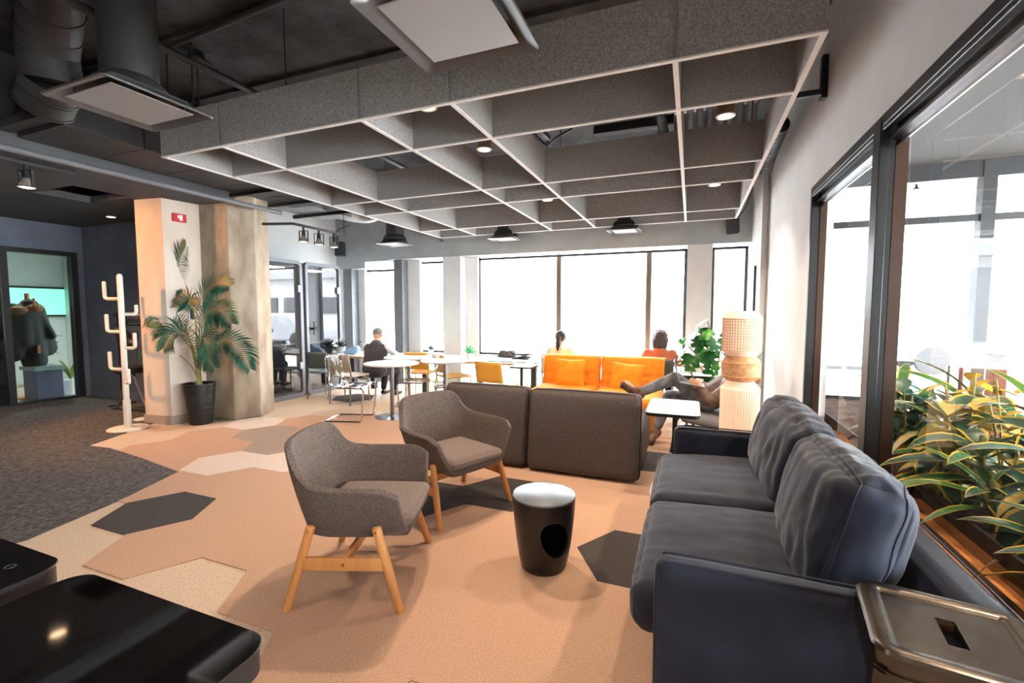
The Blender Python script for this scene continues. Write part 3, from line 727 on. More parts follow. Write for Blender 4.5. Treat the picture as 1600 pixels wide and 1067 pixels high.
def round_table(x, y, lab, r=.36, h=.73):
    t = thing('round_cafe_table', lab, 'table', (x,y,0), 0, 'round white cafe tables')
    B().lathe((0,0,0),[(r-.015,h-.022),(r,h-.016),(r,h-.004),(r-.004,h)],48).build('tabletop', m_wlam, t, smooth=True)
    B().cyl((0,0,.012),(0,0,h-.022),.028,n=18).build('pole', m_steel, t, smooth=True)
    B().lathe((0,0,0),[(.23,0),(.23,.008),(.05,.014),(.035,.03)],40).build('base_plate', m_steel, t, smooth=True)
    return t
round_table(-3.70,5.02,'nearest round white cafe table with clear chair at its left')
round_table(-3.95,5.78,'round white cafe table behind the nearest one, toward the man in the vest', .36)
round_table(-3.2,5.56,'round white cafe table at the right, behind the taupe sofa', .34)

def square_table(x0,x1,y0,y1,h,lab,post,base,name='laptop_table'):
    t = thing(name, lab, 'table', ((x0+x1)/2,(y0+y1)/2,0))
    c = ((x0+x1)/2,(y0+y1)/2)
    p = rrect(x0,x1,y0,y1,.05,4)
    B().prism(p,h-.004,h).build('white_top', m_wlam, t, world=True)
    B().prism(p,h-.028,h-.004).build('dark_edge', m_blk2, t, world=True)
    B().box(post[0]-.018,post[0]+.018,post[1]-.018,post[1]+.018,.008,h-.028).build('post', m_blk2, t, world=True)
    B().prism(rrect(base[0],base[1],base[2],base[3],.05,4),0,.008).build('base_plate', mat('pale_base_plate',(206,208,212),.4), t, world=True)
    return t
square_table(-.31,.08,3.56,4.16,.65,'white laptop table on a single black post in front of the blue sofa end',(-.10,3.74),(-.27,.07,3.56,3.86))
square_table(-.14,.24,5.72,6.1,.66,'small white table between the orange sofa and the monstera',(.05,5.9),(-.1,.2,5.75,6.05))
square_table(-2.32,-2.0,5.75,6.15,.66,'white topped cafe table with black legs left of the orange sofa',(-2.18,5.9),(-2.3,-2.04,5.8,6.1))

# chairs
def clear_chair(loc, rz, lab, g='clear plastic cantilever chairs'):
    t = thing('cantilever_chair', lab, 'chair', loc, rz, g)
    # seat shell: faces +x
    def sh(u,v):
        y = (v-.5)*.46
        prof = [(.24,.455),(.18,.462),(.05,.45),(-.1,.44),(-.19,.46),(-.235,.54),(-.255,.66),(-.27,.78),(-.275,.84)]
        k = u*(len(prof)-1); i = min(int(k),len(prof)-2); f = k-i
        x = prof[i][0]*(1-f)+prof[i+1][0]*f; z = prof[i][1]*(1-f)+prof[i+1][1]*f
        cv = (abs(v-.5)*2)**2
        return (x+(.035*cv if u > .6 else 0), y*(1-.08*u), z+(.02*cv if u < .55 else 0))
    B().grid(sh,16,8).build('seat_shell', ACR, t, smooth=True, solid=.008)
    for s in (-1,1):
        y = s*.2
        pts = [(-.1,y,.44),(.2,y,.44),(.235,y,.42),(.25,y,.38),(.22,y,.06),(.2,y,.02),(.15,y,.012),(-.26,y,.012)]
        B().tube(bez(pts,4),.012,8).build('leg', m_chrome, t, smooth=True)
    B().tube([(-.26,-.2,.012),(-.26,.2,.012)],.012,8).build('floor_bar', m_chrome, t, smooth=True)
    B().tube([(-.05,-.2,.435),(-.05,.2,.435)],.01,8).tube([(.15,-.2,.435),(.15,.2,.435)],.01,8).build('cross_bar', m_chrome, t, smooth=True)
    return t
c0 = clear_chair((-4.12,4.72,0), .28, 'clear plastic chair on a chrome cantilever frame, left of the nearest round table')
dup(c0,(-3.52,5.40,0),PI+.3,'clear plastic cantilever chair between the two front round tables')
dup(c0,(-2.88,5.15,0),PI/2+.5,'clear plastic cantilever chair just behind the left end of the taupe sofa')

def cafe_chair(loc, rz, m, legm, lab, grp, name='cafe_chair'):
    t = thing(name, lab, 'chair', loc, rz, grp)     # faces +y
    B().prism(rrect(-.21,.21,-.2,.22,.04,3),.42,.44).build('seat', m, t, bev=.005)
    def bk(u,v): return ((u-.5)*.41*(1-.05*v), -.2-.05*v+.03*(1-(2*u-1)**2)*-1, .5+.27*v)
    B().grid(bk,8,5).build('backrest', m, t, smooth=True, solid=.012)
    for sx in (-1,1):
        B().tube([(sx*.19,.2,0),(sx*.185,.19,.43)],.011,8).build('leg', legm, t, smooth=True)
        B().tube([(sx*.195,-.24,0),(sx*.19,-.2,.43),(sx*.19,-.235,.70)],.011,8).build('leg', legm, t, smooth=True)
    return t
m_ych = mat('mustard_plastic',(226,166,60),.5)
m_yl = mat('lime_metal_leg',(190,196,80),.4)
m_bch = mat('greige_plastic',(176,164,148),.6)
y0 = cafe_chair((-2.37,5.52,0),-.15,m_ych,m_yl,'mustard chair with a solid back standing at the bar, left of the orange sofa','mustard and greige cafe chairs')
dup(y0,(-3.36,6.1,0),-.6,'mustard chair half hidden between the round tables, turned sideways')
dup(y0,(-4.05,6.3,0),.2,'mustard chair tucked under the bar right of the man in the vest')
cafe_chair((-4.90,5.60,0),0,m_bch,m_steel,'greige chair under the man in the dark vest','mustard and greige cafe chairs')
cafe_chair((-5.55,5.8,0),.1,mat('dark_green_grey_plastic',(74,84,80),.6),m_steel,'dark grey green chair beside the right booth','mustard and greige cafe chairs')
m_cream = mat('cream_chair',(226,220,210),.6)
cafe_chair((-1.83,6.56,0),0,m_cream,m_steel,'cream chair under the woman with the ponytail','mustard and greige cafe chairs')
cafe_chair((-.40,6.60,0),0,mat('grey_chair_plastic',(80,82,86),.6),m_steel,'dark grey chair under the person in the rust sweater','mustard and greige cafe chairs')

# things on the bar
def succulent(loc, lab, m, r=.055, h=.09, L=.13, n=14, pm=None, grp=None):
    t = thing('potted_succulent', lab, 'plant', loc, 0, grp)
    B().lathe((0,0,0),[(r*.75,0),(r*.95,h*.9),(r,h),(r*.86,h),(r*.84,h*.85)],18).build('pot', pm or m_plast, t, smooth=True)
    for i in range(n):
        a = 2.4*i; el = .35+1.1*i/n
        d = Vector((math.cos(a)*math.cos(el),math.sin(a)*math.cos(el),math.sin(el)))
        B().tube([(0,0,h*.85),d*L*.5+Vector((0,0,h*.9)),d*L+Vector((0,0,h*.9))],[.012,.011,.001],6).build('leaf', m, t, smooth=True)
    return t
m_suc = mat('succulent_green',(60,170,110),.5)
succulent((-3.32,6.55,.65),'aloe in a white pot on the bar by the big window edge',m_suc,L=.15)
succulent((-4.25,6.9,.65),'small dark succulent in a white pot left of the white pier',mat('dull_succulent',(70,96,84),.5),L=.11,r=.05)
succulent((-5.84,6.45,.65),'dark spiky succulent in a grey pot beside the right booth',mat('dark_succulent',(44,60,56),.5),r=.085,h=.13,L=.18,pm=mat('grey_pot',(176,178,182),.5))
t = thing('bar_plant','light green leafy plant in a small pot near the person in rust','plant',(-.15,7.15,.65))
B().lathe((0,0,0),[(.05,0),(.06,.09),(.065,.1),(.05,.1)],18).build('pot', m_plast, t, smooth=True)
B().tube([(0,0,.08),(.01,0,.2),(.0,0,.3)],.008,6).tube([(0,0,.08),(.03,0,.2),(.04,0,.3)],.006,6).build('stem', m_stem, t)
for i in range(18):
    a = 2.4*i; el = .1+1.2*(i/18)
    d = Vector((math.cos(a)*math.cos(el),math.sin(a)*math.cos(el),math.sin(el)))
    s = d.cross(Vector((0,0,1))).normalized()*.02; c = Vector((.02,0,.27))
    B().add([c,c+d*.07+s,c+d*.16+Vector((0,0,-.02)),c+d*.07-s],[(0,1,2,3)]).build('leaf', m_leafl, t, solid=.001)
o = blob('crumpled_blue_bag',[('e',(-5.56,6.42,.71),(.13,.09,.06)),('e',(-5.47,6.42,.74),(.08,.07,.07)),('e',(-5.66,6.4,.69),(.07,.07,.04))],mat('pale_blue_plastic',(150,186,232),.4),None,.015,1,False); tag(o,'crumpled pale blue plastic bag on the bar beside the man in the vest','bag')
b = B()
for k in range(160):
    a = random.random()*2*PI; z = random.random(); d = Vector((math.cos(a),math.sin(a),z)).normalized()
    c = Vector((-2.68,6.6,.70)); p = c+Vector((d.x*.15,d.y*.10,d.z*.13))
    b.tube([c+d*.03,p,p+Vector((random.uniform(-.02,.02),0,random.uniform(-.02,.02)))],[.03,.018,.003],5)
o = b.build('faux_fur_hat', mat('grey_fur',(120,120,122),.95,rgb2=(80,80,82),nscale=60), None, smooth=True); tag(o,'fluffy grey fur hat lying on the bar below the big window','hat')
t = thing('cable_coil','coil of dark cable lying on the bar beside the fur hat','cable',(-2.45,6.5,.65))
b = B()
for k in range(7):
    b.tube([(.14*math.cos(2*PI*i/16)*(1-.06*k)+.02*k, .06*math.sin(2*PI*i/16), .012+.008*k+.02*abs(math.sin(3*i))) for i in range(17)],.005,5)
b.build('coil', m_blk2, t)
t = thing('wire_holder','small rose gold wire rack on the bar near the orange sofa','rack',(-2.14,7.12,.65))
b = B()
for k in range(6): b.tube([(-.09+.036*k,-.03,0),(-.075+.036*k,-.03,.09),(-.06+.036*k,.03,.09),(-.075+.036*k,.03,0)],.004,5)
b.bar((-.1,-.03,.005),(.1,-.03,.005),.006,.006).bar((-.1,.03,.005),(.1,.03,.005),.006,.006)
b.build('wire_frame', mat('rose_gold',(214,150,110),.3,metal=.8), t)
t = thing('tablet','thin dark tablet lying on the bar left of the orange sofa','tablet',(-2.55,6.30,.65))
B().prism(rrect(-.32,.28,-.03,.06,.01,2),0,.01).build('tablet_body', m_blk2, t)
t = thing('drinking_glass','clear tumbler beside the woman with the ponytail','glass',(-1.55,7.1,.65))
B().lathe((0,0,0),[(.028,0),(.034,.13),(.031,.13),(.026,.01)],16,cap1=False).build('tumbler', ACR, t, smooth=True)
t = thing('glass_bottle','small clear bottle standing on the bar left of the man in the vest','bottle',(-5.52,6.6,.65))
B().lathe((0,0,0),[(.03,0),(.03,.12),(.012,.16),(.012,.2)],14).build('bottle_glass', ACR, t, smooth=True)
B().cyl((0,0,.2),(0,0,.22),.014,n=10).build('cap', m_blk, t)
o = blob('crumpled_papers',[('e',(-4.45,6.45,.68),(.12,.08,.03)),('e',(-4.35,6.42,.7),(.08,.06,.03))],m_plast,None,.015,1,False); tag(o,'heap of white papers on the bar right of the man in the vest','papers')
t = thing('desk_cables','black cables and a white adapter on the bar by the monstera','cable',(.18,7.2,.65))
B().tube(bez([(-.2,0,.012),(-.1,.05,.06),(0,.02,.03),(.08,-.05,.10),(.14,0,.02)],6),.008,6).build('cable', m_blk, t, smooth=True)
B().tube(bez([(.12,-.2,.012),(.2,-.26,.04),(.24,-.31,-.1),(.22,-.33,-.28)],6),.007,6).build('white_cable', m_plast, t, smooth=True)
# ================================================================== ARMCHAIRS
def armchair(loc, rz, lab):
    t = thing('armchair', lab, 'armchair', loc, rz, 'wool shell armchairs on beech legs')   # faces +y
    S = [0,.12,.25,.4,.52,.61,.69,.77,.86,.93,1]
    base = [(.235,.285,.345),(.24,.21,.335),(.245,.11,.325),(.243,.0,.32),(.235,-.09,.315),(.222,-.15,.315),(.20,-.19,.315),(.165,-.215,.32),(.11,-.228,.32),(.055,-.233,.32),(0,-.235,.32)]
    rim = [(.322,.27,.565),(.345,.20,.598),(.352,.10,.603),(.35,.0,.603),(.338,-.10,.607),(.32,-.165,.622),(.288,-.218,.66),(.258,-.27,.745),(.205,-.302,.78),(.10,-.32,.788),(0,-.324,.79)]
    def ip(T, s):
        for i in range(len(S)-1):
            if s <= S[i+1]+1e-9:
                f = (s-S[i])/(S[i+1]-S[i]); f = f
                p0,p1,p2,p3 = T[max(i-1,0)],T[i],T[i+1],T[min(i+2,len(T)-1)]
                return Vector([.5*(2*p1[k]+(p2[k]-p0[k])*f+(2*p0[k]-5*p1[k]+4*p2[k]-p3[k])*f*f+(3*p1[k]-p0[k]-3*p2[k]+p3[k])*f**3) for k in range(3)])
    def fn(u, v):
        s = 2*u if u <= .5 else 2*(1-u); sg = 1 if u <= .5 else -1
        b_ = ip(base, s); r_ = ip(rim, s)
        c_ = Vector((0, max(-.12,b_.y), .325 if s > .2 else .325+.015*(1-s/.2)))
        if v < .4:
            w = v/.4; p = c_*(1-w) + b_*w
            p.z = c_.z*(1-w)+b_.z*w + .02*w*w
        else:
            w = (v-.4)/.6
            out = 1-(1-w)**2.0
            p = Vector((b_.x+(r_.x-b_.x)*out*(.55+.45*w)/1, b_.y+(r_.y-b_.y)*(.45*out+.55*w), b_.z+.02+(r_.z-b_.z-.02)*w))
            if w > .85: p.x += (w-.85)*.08*(1 if s<.6 else 0)
        p.x *= sg
        return tuple(p)
    b = B().grid(fn, 56, 18)
    sh = b.build('shell', m_chairfab, t, smooth=True, ang=0, weld=True)
    md = sh.modifiers.new('solid','SOLIDIFY'); md.thickness = .034; md.offset = 0; md.use_even_offset = True
    md = sh.modifiers.new('bevel','BEVEL'); md.width = .013; md.segments = 3; md.limit_method = 'ANGLE'; md.angle_limit = math.radians(45)
    # seat underside cushion body, pad
    pad = softbox((.228,.245,.03), .028, (.012,.012,.014), n=14); pad.sh(0,.055,.398); pd = pad.build('seat_pad', m_chairpad, t, smooth=True, ang=0)
    lo = softbox((.232,.25,.03), .028, (0,0,.012), n=10); lo.sh(0,.045,.35); lo.build('seat_base', m_chairfab, t, smooth=True, ang=0)
    for s in (-1,1):
        for f in (-1,1):
            top = Vector((s*.288, f*.155 if f>0 else -.165, .385)); bot = Vector((s*.325, f*.272, 0.0))
            d = (bot-top)
            l = B().tube([top+Vector((0,0,.0))-d*.04, top-d*.02, top+d*.5, bot-d*.02, bot],[.014,.022,.0215,.019,.0175],14)
            lg = l.build('leg', m_wood, t, smooth=True)
            B().cyl(top+Vector((s*.012,0,-.005)), top+Vector((s*.024,0,-.005)), .006, n=10).build('bolt', mat('brass',(180,140,60),.3,metal=1), lg)
            B().cyl(bot, bot+Vector((0,0,.006)), .015, n=12).build('foot_glide', m_blk2, lg)
        rail = B().bar((s*.305,-.20,.225),(s*.305,.195,.225),.02,.062)
        rl = rail.build('side_rail', m_wood, t, bev=.004)
        B().cyl((s*.315,0,.225),(s*.32,0,.225),.007,n=10).build('bolt', mat('brass',(180,140,60),.3,metal=1), rl)
    B().bar((-.30,0,.235),(.30,0,.235),.02,.05).build('cross_rail', m_wood, t, bev=.004)
    return t
a1 = armchair((-1.606,1.929,0), math.radians(-70), 'nearest brown grey wool armchair on beech legs, beside the dark glass table')
dup(a1, (-1.607,2.891,0), math.radians(-112.6), 'brown grey wool armchair further back, in front of the taupe sofa')

# ================================================================== DRUM SIDE TABLE
t = thing('drum_side_table', 'matte black tapered drum side table with an oval hole and a top coloured pale for its sheen', 'side table', (-.735,2.35,0))
prof = [(.118,.0),(.128,.02),(.14,.08),(.155,.18),(.166,.28),(.172,.36),(.173,.405)]
def wall(r_off):
    n, m_ = 72, 26; vs = []; fs = []
    for j in range(m_+1):
        z = .405*j/m_
        for i in range(len(prof)-1):
            if prof[i][1] <= z+1e-9 <= prof[i+1][1]+1e-6: break
        f = (z-prof[i][1])/(prof[i+1][1]-prof[i][1]); r = prof[i][0]*(1-f)+prof[i+1][0]*f - r_off
        for k in range(n): vs.append((r*math.cos(2*PI*k/n), r*math.sin(2*PI*k/n), z))
    return vs
n, m_ = 72, 26
vo = wall(0); vi = wall(.012)
ha = math.radians(-48); hz = .215
def hole(v):
    a = math.atan2(v[1],v[0]); d = (a-ha+PI)%(2*PI)-PI
    X = d*.16; Z = v[2]-hz; c,s_ = math.cos(.5),math.sin(.5)
    x = X*c+Z*s_; z = -X*s_+Z*c
    return (x/.078)**2+(z/.108)**2
# pull verts near the rim of the hole onto it
def snap(vs):
    out = []
    for v in vs:
        h = hole(v)
        if .55 < h < 1.55:
            a = math.atan2(v[1],v[0]); r = math.hypot(v[0],v[1]); d = (a-ha+PI)%(2*PI)-PI; k = 1/math.sqrt(h)
            d *= k; z = hz+(v[2]-hz)*k; a = ha+d; out.append((r*math.cos(a), r*math.sin(a), z))
        else: out.append(v)
    return out
b = B(); so, si = snap(vo), snap(vi); N_ = len(so); vs = so+si; fs = []
keep = {}
for j in range(m_):
    for k in range(n):
        q = (j*n+k, j*n+(k+1)%n, (j+1)*n+(k+1)%n, (j+1)*n+k)
        if all(hole(vo[x]) > .55 for x in q): keep[(j,k)] = q
for (j,k),q in keep.items():
    fs.append(q); fs.append(tuple(N_+x for x in reversed(q)))
edges = {}
for q in keep.values():
    for a_,c_ in zip(q, q[1:]+q[:1]):
        e = (min(a_,c_),max(a_,c_)); edges.setdefault(e, []).append((a_,c_))
for e,l in edges.items():
    if len(l) == 1: a_,c_ = l[0]; fs.append((c_,a_,N_+a_,N_+c_))
b.add(vs, fs)
b.build('drum_body', mat('black_drum_lacquer',(24,24,27),.28), t, smooth=True)
B().lathe((0,0,0),[(.168,.398),(.174,.404),(.172,.411),(.162,.413),(.001,.411)],60,cap0=True,cap1=False).build('drum_top', mat('drum_top_painted_sheen',(92,96,100),.22,spec=.7), t, smooth=True, ang=60)  # grey colour stands in for the reflected sheen on a black top
B().lathe((0,0,0),[(.115,0),(.118,.008),(.11,.01)],40).build('floor_plate', m_blk2, t)

# ================================================================== NAVY SOFA (back to the side window, faces -x)
t = thing('navy_sofa', 'navy velvet two seat sofa along the side window with loose back cushions', 'sofa', (.35,2.4,0))
def vb(c, h, r, puff=(0,0,0), wr=0, wf=(4,4,4), seed=0, n=20, M=None):
    b = softbox(h, r, puff, wr, wf, seed, n)
    if M is not None: b.xf(M)
    return b.sh(*c)
vb((.30,2.40,.21),(.385,.90,.10),.02,n=10).build('base_frame', m_velvet, t, smooth=True, ang=0, world=True)
for y,nm in ((1.505,'arm'),(3.29,'arm')):
    a = vb((.335,y,.36),(.425,.045,.265),.035,(0,.008,0),.002,(9,9,9),y,24).build(nm, m_velvet, t, smooth=True, ang=0, world=True)
    for dy in (-.03,.03):
        B().tube(bez([(-.085,y+dy,.12),(-.085,y+dy,.56),(-.065,y+dy,.61),(-.03,y+dy,.627),(.3,y+dy,.628),(.70,y+dy,.628)],6),.004,6).build('piping', m_velvet, a, world=True, smooth=True)
bk = vb((.74,2.40,.385),(.062,.93,.265),.045,(.012,0,0),.002,(7,7,7),3,24).build('back_frame', m_velvet, t, smooth=True, ang=0, world=True)
B().tube(bez([(.79,1.475,.15),(.795,1.475,.60),(.79,1.50,.643),(.79,2.4,.65),(.79,3.3,.643)],8),.004,6).build('piping', m_velvet, bk, world=True, smooth=True)
for y,sd in ((1.985,1),(2.815,5)):
    M = Matrix.Rotation(math.radians(-2),4,'Y')
    sc = vb((.235,y,.385),(.41,.41,.085),.06,(.012,.004,.035),.0045,(3,16,6),sd,40,M).build('seat_cushion', m_velvet, t, smooth=True, ang=0, world=True)
    M = Matrix.Rotation(math.radians(14),4,'Y')
    bc = vb((.515,y+.01+(.02 if sd==1 else -.01),.655),(.095,.39,.225),.07,(.05,.012,.02),.010,(8,9,3.5),sd*3+1,48,M@Matrix.Rotation(math.radians(-3 if sd==1 else 4),4,'Z')@Matrix.Rotation(math.radians(-3 if sd==1 else 3),4,'X')).build('back_cushion', m_velvet, t, smooth=True, ang=0, world=True)
    # seam piping round the front edge of the back cushion
    M2 = M@Matrix.Rotation(math.radians(-3 if sd==1 else 4),4,'Z')@Matrix.Rotation(math.radians(-3 if sd==1 else 3),4,'X')
    for xo in (-.72,.70):
        Pf = softbox((.095,.39,.225),.07,(.05,.012,.02),.010,(8,9,3.5),sd*3+1,1).P
        lp = [(math.sin(-PI/2+PI*k/30),1) for k in range(30)]; lp = lp+[(1,-a) for a,_ in lp]+[(-a,-1) for a,_ in lp]+[(-1,a) for a,_ in lp]
        pts = [M2@(Pf(xo,a,c)*1.004) for a,c in lp]
        pts.append(pts[0]); b = B().tube(pts,.0026,6,caps=False); b.sh(.515,y+.01+(.02 if sd==1 else -.01),.655)
        b.build('seam_piping', m_velvet, bc, world=True, smooth=True)
for x in (0,.68):
    for y in (1.6,3.2): B().cyl((x,y,0),(x,y,.12),.02,.026,n=12).build('foot', m_blk, t, world=True)

# ================================================================== TAUPE SOFA (back to camera)
t = thing('taupe_sofa', 'two module brown grey fabric sofa seen from its back, in the middle of the room', 'sofa', (-1.3,4.2,0))
for x0,x1,yo in ((-2.20,-1.35,.0),(-1.335,-.36,-.02)):
    cx,hw = (x0+x1)/2,(x1-x0)/2-.005
    SB = ((hw,.075,.345),.045,(0,.02,.008),.002,(5,5,5),x0)
    md_ = softbox(*SB,24)
    md_.v = [(x,y+(.09*(z+.345)/.69),z) for x,y,z in md_.v]
    md_.sh(cx,3.81+yo,.375)
    o = md_.build('back_module', m_gsofa, t, world=True, smooth=True, ang=0)
    Pf = md_.P; lp = [(-1,-1+2*k/16) for k in range(16)]+[(-1+2*k/16,1) for k in range(16)]+[(1,1-2*k/16) for k in range(17)]
    pts = [Pf(a,-.55,c)*1.0 for a,c in lp]; pts = [(p.x*1.002+cx, p.y+.09*(p.z+.345)/.69+3.81+yo-.002, p.z+.375+.001) for p in pts]
    B().tube(pts,.006,6).build('piping', m_gpipe, o, world=True, smooth=True)
    s = vb((cx,4.36,.23),(hw,.42,.20),.07,(0,.01,.02),.003,(5,5,5),x1,20).build('seat_module', m_gsofa, t, world=True, smooth=True, ang=0)
    B().box(x0+.05,x1-.05,3.85,4.7,.0,.05).build('plinth', m_blk2, t, world=True)

# ================================================================== ORANGE SOFA (faces camera)
t = thing('orange_sofa', 'bright orange two seat sofa with tufted back facing the camera', 'sofa', (-1.13,6.1,0))
for x0,x1 in ((-1.95,-1.14),(-1.13,-.31)):
    cx,hw = (x0+x1)/2,(x1-x0)/2-.004
    bkm = softbox((hw,.08,.27),.04,(0,.02,.0),.002,(6,6,6),x1,30)
    nv = []
    for x,y,z in bkm.v:
        for tx in (-.0,):
            d = math.hypot(x-tx,(z-.03)*1.2)
            if y < 0: y += .06*math.exp(-(d/.04)**2)+.03*math.exp(-((z-.03)/.014)**2)*math.exp(-(abs(x)/.3)**2)
        nv.append((x,y+.10*(z+.27)/.54,z))
    bkm.v = nv; bkm.sh(cx,6.17,.53)
    o = bkm.build('back_module', m_osofa, t, world=True, smooth=True, ang=0)
    B().tube(bez([(x0+.01,6.2,.30),(x0+.015,6.27,.75),(x0+.05,6.29,.797),(x1-.05,6.29,.797),(x1-.015,6.27,.75),(x1-.01,6.2,.3)],6),.007,6).build('piping', mat('cream_piping',(250,214,150),.7), o, world=True, smooth=True)
    st = vb((cx,5.72,.22),(hw,.42,.19),.06,(0,.01,.02),.002,(5,5,5),x1,20).build('seat_module', m_osofa, t, world=True, smooth=True, ang=0)
B().box(-1.9,-.36,5.4,6.2,0,.04).build('plinth', m_blk2, t, world=True)
def pillow(loc, R_, lab, s=.20):
    b = B()
    for sg in (-1,1):
        def fn(u,v,sg=sg):
            x = math.sin((u-.5)*PI); z = math.sin((v-.5)*PI)
            th = .065*((1-abs(x)**2.5)*(1-abs(z)**2.5))**.5
            pin = 1-.07*(1-abs(x))*abs(z)**3*1; pin2 = 1-.07*(1-abs(z))*abs(x)**3
            w = .008*noise.noise(Vector((x*2.2+loc[0]*5,z*2.2,sg)))*(1-x*x)*(1-z*z)*2
            return (x*s*pin2, sg*th+w, z*s*pin)
        b.grid(fn,22,22)
    b.xf(Euler(R_).to_matrix().to_4x4())
    o = b.build('cushion', m_opil, None, smooth=True, ang=0, weld=True); o.location = loc; WL[o.name] = Vector(loc)
    return tag(o, lab, 'cushion', 'orange scatter cushions')
pillow((-1.50,5.955,.575),(math.radians(-17),0,.03),'left orange scatter cushion leaning on the orange sofa back')
pillow((-.76,5.94,.55),(math.radians(-17),.08,-.05),'right orange scatter cushion leaning on the orange sofa back')

# ================================================================== LAMP TOWER
t = thing('tower_floor_lamp', 'tall glowing paper and cane tower lamp of three stacked shades by the right wall', 'floor lamp', (.385,4.12,0))
def glow(name, rgb, st, rgb2=None, ns=20, waved=None):
    m = mat(name, rgb, .8, rgb2=rgb2, nscale=ns, emit=rgb, est=st); return m
m_pl = glow('pleated_shade_paper',(255,226,196),.3)
m_cn = glow('cane_shade_lining',(255,232,208),.6)
m_cane = mat('cane_weave_strip',(214,168,138),.7, emit=(226,170,130), est=.08)
m_br = mat('brown_paper_shade',(214,160,116),.8,rgb2=(184,124,84),nscale=30,emit=(214,150,100),est=.1)
R_ = .146
b = B(); n = 192; prof = [(.11,.0),(.14,.015),(R_,.04),(R_,.79),(.10,.85)]
vs = []; 
for r,z in prof:
    for k in range(n):
        a = 2*PI*k/n; rr = r*(1+(.014 if k%4 < 2 else -.014)); vs.append((rr*math.cos(a),rr*math.sin(a),z))
b.add(vs,[(i*n+k,i*n+(k+1)%n,(i+1)*n+(k+1)%n,(i+1)*n+k) for i in range(len(prof)-1) for k in range(n)])
b.build('pleated_shade', m_pl, t)
B().lathe((0,0,0),[(.10,.85),(R_,.89),(R_,.895),(R_,1.0),(R_,1.005),(.11,1.06)],48,cap0=False,cap1=False).build('brown_shade', m_br, t, smooth=True)
B().lathe((0,0,0),[(R_+.001,.888),(R_+.004,.892),(R_+.001,.896)],48,cap0=False,cap1=False).lathe((0,0,0),[(R_+.001,.998),(R_+.004,1.002),(R_+.001,1.006)],48,cap0=False,cap1=False).build('shade_ring', m_wood, t, smooth=True)
up = B().lathe((0,0,0),[(.11,1.06),(R_-.004,1.10),(R_-.004,1.36),(.10,1.415)],48,cap0=False,cap1=False).build('cane_shade', m_cn, t, smooth=True)
b = B()
for k in range(44):
    a = 2*PI*k/44; c,s_ = math.cos(a),math.sin(a); b.bar((R_*c,R_*s_,1.10),(R_*c,R_*s_,1.36),.008,.004,up=(c,s_,0))
for j in range(12):
    z = 1.105+.0226*j; b.lathe((0,0,0),[(R_-.001,z-.004),(R_+.003,z),(R_-.001,z+.004)],44,cap0=False,cap1=False)
b.build('cane_weave', m_cane, up)
for pr_ in ([(.1005,1.413),(R_,1.357),(R_+.003,1.36),(.102,1.417)],[(.111,1.061),(R_+.002,1.098),(R_+.003,1.10),(.113,1.058)]):
    B().lathe((0,0,0),pr_,48,cap0=False,cap1=False).build('shade_collar', mat('peach_collar',(246,210,184),.7,emit=(246,200,168),est=.15), up, smooth=True)
B().cyl((0,0,0),(0,0,.02),.12,n=32).build('foot_disc', m_wood, t)

# ================================================================== METAL STOOL (bottom right)
t = thing('metal_stool', 'worn gunmetal tall stool with a rounded square seat and hand slot, bottom right corner', 'stool', (.59,1.335,0))
RS = math.radians(-9)
rz_ = Matrix.Rotation(RS,4,'Z'); H_ = .665; hs = .165
prof = [(-.048,-.004),(-.044,-.001),(-.036,.003),(-.012,.004),(-.003,.001),(.003,-.007),(.003,-.022),(.006,-.045)]
def outline(d, r=.05): return rrect(-hs-d,hs+d,-hs-d,hs+d,max(r+d,.006),8)
b = B(); base_pts = [outline(p[0]) for p in prof]; n = len(base_pts[0])
inner = outline(-.052); inner2 = outline(-.085)
# slot ring
slot = []
for i in range(n):
    a = math.atan2(inner[i][1],inner[i][0])
    slot.append(a)
sp = []
for a in slot:
    c,s_ = math.cos(a),math.sin(a)
    x = max(-.034,min(.034,.08*c)); 
    sp.append((.026*c, max(-.042,min(.042,.08*s_)) + .018*s_))
vs = [(x,y,H_-.004) for x,y in sp]+[(x,y,H_-.004) for x,y in inner2]+[(x,y,H_-.004) for x,y in inner]
for (d,z),o in zip(prof,base_pts): vs += [(x,y,H_+z) for x,y in o]
vs = [(x,y,H_-.03) for x,y in sp]+vs
L_ = len(vs)//n
b.add(vs,[(k*n+i,k*n+(i+1)%n,(k+1)*n+(i+1)%n,(k+1)*n+i) for k in range(L_-1) for i in range(n)])
b.xf(rz_); st = b.build('seat', m_metal, t, smooth=True, ang=28)
st_s = st.modifiers.new('solid','SOLIDIFY'); st_s.thickness = .002
b = B()
for r_, z in ((.171,-.044),): 
    o1 = rrect(-hs-.006,hs+.006,-hs-.006,hs+.006,.055,8); o2 = rrect(-hs+.0,hs-.0,-hs,hs,.05,8)
    b.ring(o1,o2,H_-.085,H_-.044)
b.xf(rz_); b.build('apron', m_metal, t, smooth=True)
